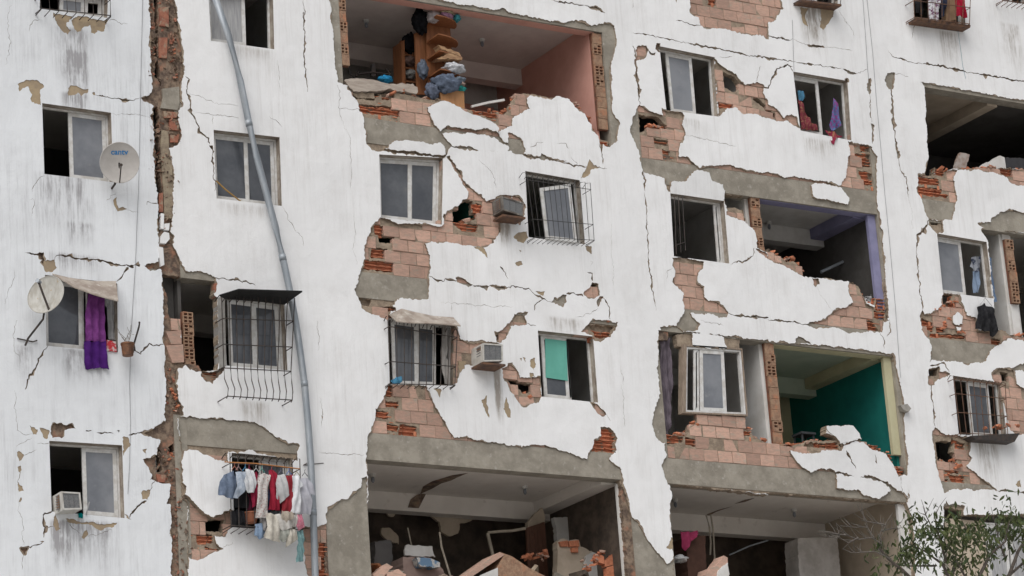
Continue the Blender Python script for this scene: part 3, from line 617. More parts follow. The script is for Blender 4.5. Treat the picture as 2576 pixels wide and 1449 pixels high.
def dens(pl, step=.022, closed=True):
    out = []; n = len(pl)
    for i in range(n if closed else n-1):
        p, q = pl[i], pl[(i+1) % n]; d = math.hypot(q[0]-p[0], q[1]-p[1]); k = max(1, int(d/step))
        for j in range(k): out.append((p[0]+(q[0]-p[0])*j/k, p[1]+(q[1]-p[1])*j/k))
    if not closed: out.append(pl[-1])
    return out
POLY = []
_zt, _zb = F(385, -10).z, F(430, 1470).z
for za, zb in ((_zt, 27.1), (8.7, _zb)): POLY.append(('M', [(-6.88, za), (-6.60, za), (-6.60, zb), (-6.88, zb)]))
for ln in TRACE.strip().splitlines():
    h, rest = ln.split(' ', 1); c = h[0]
    pl = [FX(*q) for q in pts(rest)]
    if c == 'K':
        hw = float(h[1:])*.0022*.5 + (.0012 if float(h[1:]) > 4 else -.0006)
        pl = [jit(*p) for p in dens(pl, .03, False)]
        pl = [(p[0]+noise.noise(Vector((p[0]*14, 2, p[1]*14)))*.022, p[1]+noise.noise(Vector((p[0]*14, 9, p[1]*14)))*.022) for p in pl]
        A = []; B = []; n = len(pl)
        for i, p in enumerate(pl):
            a, b = pl[max(i-1, 0)], pl[min(i+1, n-1)]; dx, dz = b[0]-a[0], b[1]-a[1]; l = math.hypot(dx, dz) or 1
            wv = hw*(.35+1.3*abs(noise.noise(Vector((p[0]*9, 5, p[1]*9))))*1.4+.35*random.random())*min(1, .25+.9*min(i, n-1-i)/max(1, n*.2))
            A.append((p[0]-dz/l*wv, p[1]+dx/l*wv)); B.append((p[0]+dz/l*wv, p[1]-dx/l*wv))
        if float(h[1:]) > 4:      # chipped lips
            A2 = []; B2 = []
            for a_, b_ in zip(A, B):
                mx_, mz_ = (a_[0]+b_[0])/2, (a_[1]+b_[1])/2; k1 = 1+5*max(0, noise.noise(Vector((mx_*7, 21, mz_*7)))); k2 = 1+5*max(0, noise.noise(Vector((mx_*7, 33, mz_*7))))
                A2.append((mx_+(a_[0]-mx_)*k1, mz_+(a_[1]-mz_)*k1)); B2.append((mx_+(b_[0]-mx_)*k2, mz_+(b_[1]-mz_)*k2))
            POLY.append(('F', A2+B2[::-1]))
        POLY.append(('K' if float(h[1:]) > 4 else 'H', A+B[::-1]))
    else:
        pl = [jit(*p) for p in dens(pl)]
        if c in 'NOM': POLY.append(('F', rim(pl, 1, .036))); POLY.append((c, pl))
        elif c == 'P': POLY.append(('G', pl)); POLY.append(('P', rim(pl, -1, .026)))
        else: POLY.append((c, pl))
WQ = {}
for k, s in WIN.items():
    q = [F(*p) for p in pts(s)]; WQ[k] = q
    POLY.append(('W', dens([(p.x, p.z) for p in q], .4)))

def inside(px, pz, poly):
    a = np.array(poly); x0 = a[:, 0]; z0 = a[:, 1]; x1 = np.roll(x0, -1); z1 = np.roll(z0, -1)
    res = np.zeros(len(px), bool)
    for i in range(len(a)):
        if z0[i] == z1[i]: continue
        cnd = (z0[i] > pz) != (z1[i] > pz)
        if cnd.any(): res ^= cnd & (px < (x1[i]-x0[i])*(pz-z0[i])/(z1[i]-z0[i])+x0[i])
    return res
def classify(px, pz):
    cl = np.zeros(len(px), np.int8)
    for c, pl in POLY:
        a = np.array(pl); mn = a.min(0); mx = a.max(0)
        idx = np.nonzero((px >= mn[0]) & (px <= mx[0]) & (pz >= mn[1]) & (pz <= mx[1]))[0]
        if len(idx):
            k = inside(px[idx], pz[idx], pl)
            if c == 'F': k &= (cl[idx] == 0)
            cl[idx[k]] = GL[c]
    return cl
FX0, FX1, FZ0, FZ1 = -14.5, 17.0, 8.6, 27.2
verts = [(FX0, FZ0), (FX1, FZ0), (FX1, FZ1), (FX0, FZ1)]; edges = [(0, 1), (1, 2), (2, 3), (3, 0)]
for gx in np.arange(FX0+1.5, FX1-1, 1.5):
    for gz in np.arange(FZ0+1.4, FZ1-1, 1.45): verts.append((gx+random.uniform(-.2, .2), gz+random.uniform(-.2, .2)))
for c, pl in POLY:
    n = len(verts); m = len(pl)
    verts += [(min(max(p[0], FX0+.01), FX1-.01), min(max(p[1], FZ0+.01), FZ1-.01)) for p in pl]; edges += [(n+i, n+(i+1) % m) for i in range(m)]
r = delaunay_2d_cdt([Vector(p) for p in verts], edges, [], 0, 1e-5, False)
V = [(p.x, p.y) for p in r[0]]; T = [tuple(f) for f in r[2]]
va = np.array(V); ta = np.array(T); cen = va[ta].mean(1)
TC = classify(cen[:, 0], cen[:, 1])
print('facade tris', len(T))
E2T = {}
for i, t in enumerate(T):
    for k in range(3):
        a, b = t[k], t[(k+1) % 3]; E2T.setdefault((min(a, b), max(a, b)), []).append(i)
def ccw(t):
    (ax, az), (bx, bz), (cx, cz) = V[t[0]], V[t[1]], V[t[2]]
    return t if (bx-ax)*(cz-az)-(bz-az)*(cx-ax) > 0 else (t[0], t[2], t[1])
XSPLIT = 20.3+X0
# --- core: one stepped sheet behind the plaster
def core(root, sel, name, mats):
    v = []; f = []; m = []
    def q(*p): n = len(v); v.extend(p); f.append(tuple(range(n, n+len(p))))
    for i in sel:
        c = TC[i]
        if c in (6, 7): continue
        t = ccw(T[i]); d = CORE_Y[c]
        if c not in (0, 1, 9): q(*[(V[k][0], d, V[k][1]) for k in t]); m.append(1 if c == 2 else (4 if c in (3, 8) else 0))
        q(*[(V[k][0], .17, V[k][1]) for k in reversed(t)]); m.append(2)
        for k in range(3):
            a, b = t[k], t[(k+1) % 3]; o = [j for j in E2T[(min(a, b), max(a, b))] if j != i]
            dn = CORE_Y[TC[o[0]]] if o else .17
            if dn > d+1e-4:
                q((V[a][0], d, V[a][1]), (V[a][0], dn, V[a][1]), (V[b][0], dn, V[b][1]), (V[b][0], d, V[b][1])); m.append(3 if o and TC[o[0]] == 7 else (1 if c == 2 else 0))
    mb = MB(); mb.v = v; mb.f = f; mb.m = m
    return mb.build(name, mats, root)
ids = np.arange(len(T)); wing_sel = ids[cen[:, 0] < XSPLIT]; main_sel = ids[cen[:, 0] >= XSPLIT]
M_REVEAL = pm('window_reveal', (.43, .385, .33), (.26, .215, .175), 5, bump=.3, stretch=(1, 1, 1), c3=(.17, .135, .11), scale3=3, lo3=.5, hi3=.75)
core(WING, wing_sel, 'masonry_wall', [M_MORTAR, M_JOINT, M_INNER, M_REVEAL, M_TORN]); core(MAIN, main_sel, 'masonry_wall', [M_MORTAR, M_JOINT, M_INNER, M_REVEAL, M_TORN])
# --- tan undercoat patches, one object each
SIDE = cen[:, 0] < XSPLIT
def comps(cls):
    cp = -np.ones(len(T), int); n = 0
    for i0 in range(len(T)):
        if TC[i0] != cls or cp[i0] >= 0: continue
        stk = [i0]; cp[i0] = n
        while stk:
            i = stk.pop(); t = T[i]
            for k in range(3):
                a, b = t[k], t[(k+1) % 3]
                for j in E2T[(min(a, b), max(a, b))]:
                    if TC[j] == cls and cp[j] < 0 and SIDE[j] == SIDE[i]: cp[j] = n; stk.append(j)
        n += 1
    return cp, n
for root, sel in ((WING, wing_sel), (MAIN, main_sel)):      # narrow strips where only the paint skin is gone
    mb = MB()
    for i in sel:
        if TC[i] != 9: continue
        t = ccw(T[i]); mb.add([(V[k][0], .009, V[k][1]) for k in t], [(0, 1, 2)])
        for k in range(3):
            a, b = t[k], t[(k+1) % 3]; o = [j for j in E2T[(min(a, b), max(a, b))] if j != i]
            if o and 1 < TC[o[0]] < 8: mb.add([(V[a][0], .009, V[a][1]), (V[a][0], .045, V[a][1]), (V[b][0], .045, V[b][1]), (V[b][0], .009, V[b][1])], [(0, 1, 2, 3)])
    mb.build('flaked_rim', M_TORN, root)['kind'] = 'stuff'
cp, n1 = comps(1)
for c in range(n1):
    mb = MB(); sel = ids[cp == c]; cx = cen[sel, 0].mean()
    if len(sel) < 4: continue
    for i in sel:
        t = ccw(T[i]); mb.add([(V[k][0], .009, V[k][1]) for k in t], [(0, 1, 2)])
        for k in range(3):
            a, b = t[k], t[(k+1) % 3]; o = [j for j in E2T[(min(a, b), max(a, b))] if j != i]
            if o and 1 < TC[o[0]] < 8: mb.add([(V[a][0], .009, V[a][1]), (V[a][0], .04, V[a][1]), (V[b][0], .04, V[b][1]), (V[b][0], .009, V[b][1])], [(0, 1, 2, 3)])
    mb.build('undercoat', M_TAN, WING if cx < XSPLIT else MAIN)
# --- plaster, one object for each connected piece
comp, nc = comps(0)
FLK = []
for c in range(nc):
    sel = ids[comp == c]
    tv = va[ta[sel]]; area = .5*np.abs((tv[:, 1, 0]-tv[:, 0, 0])*(tv[:, 2, 1]-tv[:, 0, 1])-(tv[:, 1, 1]-tv[:, 0, 1])*(tv[:, 2, 0]-tv[:, 0, 0])).sum()
    if area < .004:
        for i in sel: FLK.append(i)
        continue
    cx, cz = tv.reshape(-1, 2).mean(0)
    wing = bool(SIDE[sel[0]])
    off = 0; tz = tx = 0
    if area < 1.6:
        tz = random.uniform(-.03, .08); tx = random.uniform(-.03, .03); ex = tv.reshape(-1, 2)
        off = -np.max((ex[:, 1]-cz)*tz+(ex[:, 0]-cx)*tx)-.003
    yy = lambda p: off+(p[1]-cz)*tz+(p[0]-cx)*tx
    mb = MB()
    vid = {}
    for i in sel:
        t = ccw(T[i]); f = []
        for k in t:
            if k not in vid: vid[k] = len(mb.v); mb.v.append((V[k][0], yy(V[k]), V[k][1]))
            f.append(vid[k])
        mb.f.append(tuple(f)); mb.m.append(0)
        for k in range(3):
            a, b = t[k], t[(k+1) % 3]; o = [j for j in E2T[(min(a, b), max(a, b))] if j != i]
            if o and TC[o[0]] == 0: continue
            oc = TC[o[0]] if o else 6
            n = len(mb.v); ye = .010 if oc in (1, 9) else .045
            mb.v += [(V[a][0], yy(V[a]), V[a][1]), (V[b][0], yy(V[b]), V[b][1]), (V[b][0], ye, V[b][1]), (V[a][0], ye, V[a][1])]
            mb.f.append((n, n+3, n+2, n+1)); mb.m.append(2 if oc == 7 else 1)
    mb.build('plaster', [PL_WING if wing else PL_MAIN, M_TORN, M_REVEAL], WING if wing else MAIN)
mb = MB()
for i in FLK: mb.add([(V[k][0], .0, V[k][1]) for k in ccw(T[i])]+[(V[k][0], .03, V[k][1]) for k in ccw(T[i])], [(0, 1, 2), (0, 3, 4, 1), (1, 4, 5, 2), (2, 5, 3, 0)])
mb.build('plaster_flakes', PL_MAIN, MAIN)['kind'] = 'stuff'
print('plaster pieces', nc)
# walls below and above the traced storeys
MB().box(FX0, XSPLIT-.12, .0, .17, 0, FZ0+.001).build('lower_wall', PL_WING, WING)
MB().box(XSPLIT+.12, FX1, .0, .17, 0, FZ0+.001).build('lower_wall', PL_MAIN, MAIN)

# ------------------------------------------------------------------ concrete frame
def cbox(name, root, x0, x1, y0, y1, z0, z1, mat=M_CONC): return MB().box(x0+X0, x1+X0, y0, y1, z0+Z0, z1+Z0).build(name, mat, root)
COLS = [(20.30, 20.52), (22.91, 23.68), (34.88, 35.62), (40.9, 41.7)]
cbox('concrete_column', MAIN, 28.79, 29.60, .030, .5, -1.7, 12.72); cbox('concrete_column', MAIN, 29.04, 29.66, .030, .5, 12.721, 25.4)
for a, b in COLS: cbox('concrete_column', MAIN, a, b, .030, .5 if b-a > .3 else .3, -1.7, 25.4 if b-a > .3 else 12.75)
BAYS = [(20.52, 22.91), (23.68, 28.79), (29.60, 34.88), (35.62, 40.9)]
for k in range(6):
    for a, b in BAYS: cbox('concrete_beam', MAIN, a if a != 29.6 or k < 2 else 29.662, 29.038 if b == 28.79 and k > 1 else b, .028, .28, BB[k], BT[k])
    cbox('concrete_beam', WING, 12.6, 20.1, .046, .28, BB[k], BT[k])

# ------------------------------------------------------------------ hollow clay blocks
def brick_mesh(seed):
    rg = random.Random(seed); bm = bmesh.new(); bmesh.ops.create_cube(bm, size=1)
    for v in bm.verts: v.co.x *= .292; v.co.y *= .085; v.co.z *= .206
    bmesh.ops.bevel(bm, geom=list(bm.edges), offset=.005, segments=1, affect='EDGES')
    for v in bm.verts: v.co += Vector((rg.uniform(-1, 1), rg.uniform(-.6, .6), rg.uniform(-1, 1)))*.003
    me = bpy.data.meshes.new('brick'); bm.to_mesh(me); bm.free(); me.materials.append(M_BRICK); return me
def broken_mesh(seed):
    rg = random.Random(seed); mb = MB(); W, D, H = .292, .085, .206
    mb.box(-W/2, W/2, D/2-.012, D/2, -H/2, H/2)
    for z in (-H/2, -H/6, H/6, H/2-.012):
        n = 5; xs = [-W/2+W*i/n for i in range(n+1)]; fr = [-D/2+rg.uniform(.0, .05) for _ in xs]
        for i in range(n):
            mb.add([(xs[i], fr[i], z), (xs[i+1], fr[i+1], z), (xs[i+1], D/2, z), (xs[i], D/2, z), (xs[i], fr[i], z+.012), (xs[i+1], fr[i+1], z+.012), (xs[i+1], D/2, z+.012), (xs[i], D/2, z+.012)],
                   [(0,3,2,1),(4,5,6,7),(0,1,5,4)])
    if rg.random() < .7:       # a piece of the face shell still hangs on
        x0 = rg.uniform(-.5, .2)*W; mb.box(x0, x0+rg.uniform(.1, .3)*W, -D/2, -D/2+.012, -H/2 if rg.random() < .5 else -H/6, -H/6+.012 if rg.random() < .6 else H/6)
    me = bpy.data.meshes.new('brick'); me.from_pydata(mb.v, [], mb.f); me.validate(); me.materials.append(M_BROKEN); return me
BRK = [brick_mesh(i) for i in range(5)]; BRO = [broken_mesh(i+50) for i in range(6)]
NX, NZ = 12, 8
cand = []
for k in range(6):
    base = BT[k]+.004; nrow = 11
    for rr in range(nrow):
        z = base+.105+rr*.217
        if z+.1 > BB[min(k+1, 5)]+.02 and k < 5: continue
        for a, b in [(a_ if a_ != 29.6 or k < 1 else 29.665, 29.035 if b_ == 28.79 and k > 0 else b_) for a_, b_ in BAYS]+[(20.1, 20.52), (12.6, 20.1)]:
            n = int((b-a)/.303)+2
            for j in range(n): cand.append((a+(j+.5*(rr % 2))*.303, z, a, b))
ca = np.array([(q[0]+X0, q[1]+Z0) for q in cand])
ox, oz = np.meshgrid((np.arange(NX)+.5)/NX-.5, (np.arange(NZ)+.5)/NZ-.5)
sx = (ca[:, 0, None]+ox.ravel()*.292); sz = (ca[:, 1, None]+oz.ravel()*.206)
sc = classify(sx.ravel(), sz.ravel()).reshape(sx.shape)
nb = 0; left = []
items = []
for i, (cx, cz, a, b) in enumerate(cand):
    s = sc[i]; bare = (s == 4) | (s == 5)
    if bare.mean() < .08: continue
    if b <= 20.6: continue
    solid = ((s < 6) | (s >= 8)) & (sx[i] > a+X0+.003) & (sx[i] < b+X0-.003)
    if solid.mean() < .3: continue
    g_ = solid.reshape(NZ, NX)
    def run(ok):              # longest unbroken stretch
        best = (0, 0); k0 = None
        for j, o_ in enumerate(list(ok)+[False]):
            if o_ and k0 is None: k0 = j
            if not o_ and k0 is not None:
                if j-k0 > best[1]-best[0]: best = (k0, j)
                k0 = None
        return best
    c0, c1 = run(g_.mean(0) > .5)
    if c1-c0 < 2: continue
    r0, r1 = run(g_[:, c0:c1].mean(1) > .5)
    if (c1-c0)*(r1-r0) < .22*NX*NZ: continue
    bx0 = ca[i, 0]-.146+.292*c0/NX; bx1 = ca[i, 0]-.146+.292*c1/NX; bz0 = ca[i, 1]-.103+.206*r0/NZ; bz1 = ca[i, 1]-.103+.206*r1/NZ
    broken = (s == 5).sum() > .3*bare.sum()
    items.append((bare.mean(), bx0, bx1, bz0, bz1, broken))
items.sort(key=lambda q: -q[0])
rest = MB()
for n_, (_, bx0, bx1, bz0, bz1, br) in enumerate(items):
    me = random.choice(BRO if br else BRK)
    loc = Vector(((bx0+bx1)/2, (.074 if br else .0725)+random.uniform(-.004, .006)+(.012*random.random() if random.random() < .2 else 0), (bz0+bz1)/2))
    scl = ((bx1-bx0)/.292, 1, (bz1-bz0)/.206)
    if n_ < 300:
        o = bpy.data.objects.new('brick', me); COL.objects.link(o); o.parent = MAIN; o.location = loc-LOC[MAIN.name]; o.scale = scl
        o.rotation_euler = (random.uniform(-.05, .05), random.gauss(0, .012), random.uniform(-.05, .05))
    else:
        rest.add([(v.co.x*scl[0]+loc.x, v.co.y+loc.y, v.co.z*scl[2]+loc.z) for v in me.vertices], [tuple(p.vertices) for p in me.polygons], 1 if br else 0)
if rest.f: rest.build('brickwork', [M_BRICK, M_BROKEN], MAIN)['kind'] = 'stuff'
print('bricks', len(items))

# ------------------------------------------------------------------ rooms behind the facade
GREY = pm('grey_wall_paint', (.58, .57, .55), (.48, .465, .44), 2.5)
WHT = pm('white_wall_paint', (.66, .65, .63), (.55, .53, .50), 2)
CEIL = pm('ceiling_paint', (.81, .765, .71), (.73, .685, .63), 1.6, c3=(.55, .50, .45), scale3=3, lo3=.6, hi3=.75)
DARK = pm('dark_room_shade', (.10, .095, .09), (.07, .065, .06), 2)  # room gloom put into the colour of walls, ceiling sheet and joint backing
PINK = pm('salmon_wall_paint', (.62, .335, .275), (.56, .295, .24), 2.2)
MAUVE = pm('pink_bounce_ceiling', (.66, .58, .54), (.58, .50, .47), 2)  # grey ceiling with bounce from the salmon walls put into its colour
TEAL = pm('teal_wall_paint', (.008, .165, .145), (.006, .135, .12), 2.2)
OLIVE = pm('yellow_green_paint', (.50, .47, .31), (.43, .40, .26), 2)
PALEG = pm('pale_green_ceiling', (.42, .47, .38), (.36, .41, .33), 2)
VIOLET = pm('violet_wall_paint', (.25, .245, .38), (.20, .195, .31), 3)
DGREEN = pm('dark_green_wall', (.03, .17, .125), (.025, .13, .10), 3)
RFLOOR = pm('room_floor_tile', (.30, .27, .24), (.22, .20, .18), 3)
SHADE_BROWN = pm('shade_brown_wall', (.13, .10, .078), (.06, .048, .04), 2.5)  # unlit depth put into a dark brown; some heap slabs share it
BEIGE = pm('beige_wall_paint', (.52, .44, .35), (.42, .35, .27), 2.5)
def room(root, k, x0, x1, dep=3.2, ceil=CEIL, left=GREY, right=GREY, back=GREY, beam=2.45, trim=None, drop=.32):
    zf = BT[k]+.004; zc = BB[k+1]+.17; g_ = .004
    cbox('room_floor', root, x0+g_, x1-g_, .175, dep, zf-.12, zf, RFLOOR)
    cbox('ceiling', root, x0+g_, x1-g_, .282, dep, zc, zc+.12, ceil)
    cbox('room_wall', root, x0+g_, x0+.06, .175, dep, zf+.002, zc-.002, left)
    cbox('room_wall', root, x1-.06, x1-g_, .175, dep, zf+.002, zc-.002, right)
    cbox('room_wall', root, x0+.062, x1-.062, dep-.06, dep, zf+.002, zc-.002, back)
    if beam: cbox('ceiling_beam', root, x0+.064, x1-.064, beam, beam+.25, zc-drop, zc-.003, ceil)
    if trim:
        cbox('painted_trim', root, x0+.01, x1-.01, .075, .2775, BB[k+1]-.012, BB[k+1]-.002, trim)
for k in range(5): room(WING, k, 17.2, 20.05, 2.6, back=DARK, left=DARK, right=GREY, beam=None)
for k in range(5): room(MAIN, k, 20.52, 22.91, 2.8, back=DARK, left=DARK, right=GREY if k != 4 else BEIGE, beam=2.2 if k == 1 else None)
# bay with the salmon room
room(MAIN, 0, 23.68, 28.79, 3.4, ceil=CEIL, back=SHADE_BROWN, left=GREY, right=SHADE_BROWN)  # dark right wall stands in for an unlit opening
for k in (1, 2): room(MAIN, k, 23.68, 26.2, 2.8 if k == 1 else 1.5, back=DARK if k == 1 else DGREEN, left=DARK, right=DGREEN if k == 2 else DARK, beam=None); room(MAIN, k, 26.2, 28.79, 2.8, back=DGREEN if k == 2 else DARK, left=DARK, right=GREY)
room(MAIN, 3, 23.68, 28.90, 3.4, ceil=MAUVE, back=GREY, left=GREY, right=PINK, trim=PINK)
cbox('partition_wall', MAIN, 26.25, 26.40, 1.15, 3.33, BT[3]+.02, BB[4]+.165, GREY)
cbox('room_wall', MAIN, 26.45, 28.72, 3.30, 3.335, BT[3]+.02, BB[4]-.30, PINK)
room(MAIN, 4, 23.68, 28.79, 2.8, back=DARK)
# bay with the violet and the teal room
room(MAIN, 0, 29.60, 34.88, 3.4, ceil=CEIL, back=SHADE_BROWN, left=DARK, right=BEIGE)
room(MAIN, 1, 29.60, 32.0, 3.0, ceil=GREY, back=GREY, left=GREY, right=WHT)
room(MAIN, 1, 32.2, 34.88, 3.2, ceil=PALEG, back=OLIVE, left=OLIVE, right=TEAL, trim=OLIVE, beam=2.3)
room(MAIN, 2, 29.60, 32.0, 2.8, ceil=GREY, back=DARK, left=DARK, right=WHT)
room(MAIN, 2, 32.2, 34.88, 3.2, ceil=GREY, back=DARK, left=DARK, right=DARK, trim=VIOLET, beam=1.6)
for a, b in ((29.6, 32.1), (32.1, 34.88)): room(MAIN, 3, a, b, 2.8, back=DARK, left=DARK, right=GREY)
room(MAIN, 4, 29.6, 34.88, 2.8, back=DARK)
# right bay
room(MAIN, 0, 35.62, 40.9, 2.8, back=GREY, right=GREY)
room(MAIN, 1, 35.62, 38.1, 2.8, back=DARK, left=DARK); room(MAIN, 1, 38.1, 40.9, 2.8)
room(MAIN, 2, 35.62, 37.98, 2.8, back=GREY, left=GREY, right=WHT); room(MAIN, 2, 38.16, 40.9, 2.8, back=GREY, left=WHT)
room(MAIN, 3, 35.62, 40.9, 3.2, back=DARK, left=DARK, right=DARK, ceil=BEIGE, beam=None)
cbox('ceiling_beam', MAIN, 38.15, 38.4, .284, 3.13, BB[4]-.04, BB[4]+.167, BEIGE); cbox('ceiling_shade_sheet', MAIN, 38.402, 40.83, .284, 3.13, BB[4]+.03, BB[4]+.06, DARK)  # dark sheet added where the right part of the ceiling lies in shade
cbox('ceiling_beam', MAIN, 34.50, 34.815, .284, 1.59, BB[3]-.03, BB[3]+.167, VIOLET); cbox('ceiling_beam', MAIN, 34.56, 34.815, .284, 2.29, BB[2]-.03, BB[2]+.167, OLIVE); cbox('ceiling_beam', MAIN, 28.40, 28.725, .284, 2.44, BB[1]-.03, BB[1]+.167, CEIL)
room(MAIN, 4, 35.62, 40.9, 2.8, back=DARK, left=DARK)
cbox('painted_jamb', MAIN, 34.70, 34.875, .10, .172, BT[2]+.25, BB[3]-.02, VIOLET)
cbox('painted_jamb', MAIN, 34.70, 34.875, .10, .172, BT[1]+.45, BB[2]-.02, OLIVE)
cbox('painted_jamb', MAIN, 28.60, 28.785, .13, .172, BT[0]-1, BB[1]-.05, WHT)
cbox('painted_jamb', MAIN, 34.66, 34.875, .10, .172, BT[0]-1, BB[1]-.02, WHT)
cbox('roof_slab', MAIN, 20.1, 41.7, .2, 6, 25.2, 25.4); cbox('roof_slab', WING, 12.6, 20.08, .2, 6, 25.2, 25.4)
# ends of torn hollow brick partitions: mortar lattice over empty cells
M_CELL = pm('brick_end_mortar', (.36, .235, .155), (.25, .15, .10), 12, bump=.8, c3=(.40, .19, .11), scale3=7)
M_CELLD = pm('brick_cell_shade', (.22, .09, .055), (.12, .06, .04), 9)  # dark backing, the shade inside the cells put into its colour
def wall_end(x0, x1, y, z0, z1, name='torn_wall_end', open_=.55):
    mb = MB(); x0 += X0; x1 += X0; z0 += Z0; z1 += Z0
    mb.box(x0, x1, y+.04, y+.10, z0, z1, 1)
    n = max(1, round((z1-z0)/.2)); h = (z1-z0)/n
    for i in range(n):
        a = z0+i*h+.004; b = a+h-.008; sh = random.uniform(-.012, .012)
        if random.random() > open_: mb.box(x0+.003+sh, x1-.003+sh, y+random.uniform(0, .012), y+.0395, a, b); continue
        t = .018; xs = [x0, (x0+x1)/2-t/2, x1-t]
        for x in xs: mb.box(x+sh, x+t+sh, y, y+.0395, a, b)
        for j in range(4):
            zz = a+(b-a-t)*j/3
            for x, x2 in ((xs[0]+t, xs[1]), (xs[1]+t, xs[2])): mb.box(x+sh, x2+sh, y+.002, y+.0394, zz, zz+t)
        for j in range(3):
            if random.random() < .35:
                zz = a+(b-a-t)*j/3+t; q = random.choice(((xs[0]+t, xs[1]), (xs[1]+t, xs[2]))); mb.box(q[0]+sh, q[1]+sh, y+.004, y+.0392, zz, zz+(b-a-t)/3-t)
    return mb.build(name, [M_CELL, M_CELLD], MAIN)
cbox('partition_wall', MAIN, 32.002, 32.198, .14, 3.0, BT[1]+.02, BB[2]+.16, WHT); wall_end(32.0, 32.2, .05, BT[1]+.25, BB[2]-.0)
cbox('partition_wall', MAIN, 32.002, 32.198, .14, 3.0, BT[2]+.02, BB[3]+.16, WHT); wall_end(32.0, 32.2, .05, BT[2]+1.0, BB[3]-.0)
cbox('partition_wall', MAIN, 37.982, 38.158, .14, 2.8, BT[2]+.02, BB[3]+.16, WHT); wall_end(37.98, 38.16, .05, BT[2]+.9, BB[3]-.12)
wall_end(28.84, 29.03, .06, BT[3]+.45, BB[4]-.02, open_=.3)
wall_end(23.68, 23.83, .035, BT[3]+.9, BB[4]+.0, open_=.8)
wall_end(20.54, 20.72, .05, BT[1]+.55, BT[1]+1.75, open_=.9)

# ------------------------------------------------------------------ windows (parts of their building)
ALU = pm('white_aluminium', (.66, .66, .65), (.52, .50, .47), 8, rough=.45, c3=(.38, .33, .28), scale3=4, lo3=.64, hi3=.8)
GLASS = pm('window_glass', (.055, .06, .07), (.13, .135, .145), 1.1, rough=.08, spec=.7, lo=.3, hi=.75, c3=(.17, .165, .16), scale3=5, lo3=.62, hi3=.85)
FROST = pm('frosted_glass', (.24, .25, .27), (.15, .16, .18), .9, rough=.35, spec=.5, c3=(.30, .30, .30), scale3=6, lo3=.6, hi3=.85)
CURT = pm('net_curtain', (.42, .42, .42), (.30, .30, .31), 3, stretch=(14, 1, 1))
TEALB = pm('teal_board', (.15, .44, .36), (.12, .37, .30), 2)
WOODF = pm('weathered_wood', (.33, .26, .20), (.20, .155, .12), 6, stretch=(6, 6, 1), bump=.3)
def bil(q, a, b):
    return (q[0]*(1-a)+q[1]*a)*(1-b)+(q[3]*(1-a)+q[2]*a)*b
def sub(q, a0, a1, b0, b1): return [bil(q, a0, b0), bil(q, a1, b0), bil(q, a1, b1), bil(q, a0, b1)]
def inset(q, w):
    W = max(.05, (q[1]-q[0]).length); H = max(.05, (q[3]-q[0]).length); return sub(q, w/W, 1-w/W, w/H, 1-w/H)
def window(root, q, sashes, y=.13, deep=.04, mat=ALU, fw=.035, label=None):
    f = MB().ring(inset(q, .003), inset(q, fw), y, y+deep).build('window', mat, root)
    if label: f['label'] = label
    for (a0, a1, dy, gl) in sashes:
        if y > .1: a0, a1, dy = (a0+.06 if a0 > .02 else a0), min(.995, a1+.06), dy*.5
        s = sub(inset(q, fw), a0, a1, .004, .996)
        MB().ring(s, inset(s, .062), y+dy, y+dy+.03).build('sash', mat, f)
        if gl: MB().prism(inset(s, .060), y+dy+.012, y+dy+.018).build('pane', gl, f)
    return f
window(WING, WQ['w1'], [(.27, .66, .012, FROST), (.66, .98, .03, None)])
window(WING, WQ['w2'], [(.36, .995, .01, FROST)])
window(WING, WQ['w3'], [(.0, .5, .01, GLASS), (.5, .58, .034, None)])
window(WING, WQ['w4'], [(.43, .995, .01, FROST)])
window(MAIN, WQ['a1'], [(.0, .56, .01, CURT)])
window(MAIN, WQ['a2'], [(.0, .5, .01, GLASS), (.46, .97, .036, GLASS)])
window(MAIN, WQ['a3'], [(.03, .5, .01, GLASS), (.48, .94, .036, GLASS)])
window(MAIN, WQ['a4'], [(.46, .97, .036, GLASS)])
window(MAIN, WQ['b2'], [(.0, .5, .01, GLASS), (.47, .98, .036, GLASS)])
window(MAIN, WQ['b3'], [(.03, .44, .01, GLASS), (.42, .74, .036, GLASS)])
wc2 = window(MAIN, WQ['c2'], [])
cs = fpts('21:212,-30 440,-62 492,385 255,352', -.03); MB().ring(cs, inset(cs, .06), -.035, .0).build('sash', ALU, wc2); MB().prism(inset(cs, .058), -.022, -.015).build('pane', FROST, wc2)
window(MAIN, WQ['c3'], [(.04, .52, .01, GLASS), (.5, .56, .036, None)])
window(MAIN, WQ['d1'], [(.10, .6, .01, FROST)])
window(MAIN, WQ['d2'], [(.84, .97, .01, None)], label='window frame that has lost all its glass')
window(MAIN, WQ['e1'], [(.0, .47, .01, None)])
window(MAIN, WQ['e0'], [(.0, .5, .01, GLASS)]); window(MAIN, WQ['f0'], [(.0, .5, .01, None)]); window(MAIN, WQ['g0'], [(.0, .5, .01, GLASS)])
window(MAIN, WQ['f2'], [(.0, .5, .01, FROST)])
window(MAIN, WQ['f3'], [(.30, .78, .01, GLASS)])
d3 = fpts('21:1312,1168 1725,1195 22:1765,232 1305,212', .03)
fr3 = window(MAIN, d3, [(.13, .22, .02, None), (.24, .70, .01, FROST)], y=.02, deep=.09, label='window still standing free above the broken brick wall')
MB().ring([p+Vector((s*.05, 0, t*.05)) for p, s, t in zip(d3, (-1.6, .4, .4, -1.6), (.6, .6, -.6, -.6))], inset(d3, -.001), .0, .13).build('casing', WOODF, fr3)
def board(nm, s, y, mat, root, par=None): return MB().prism(fpts(s, y), y, y+.006).build(nm, mat, par or root)
board('board', '21:250,1105 410,1125 422,1425 255,1400', .124, TEALB, MAIN)
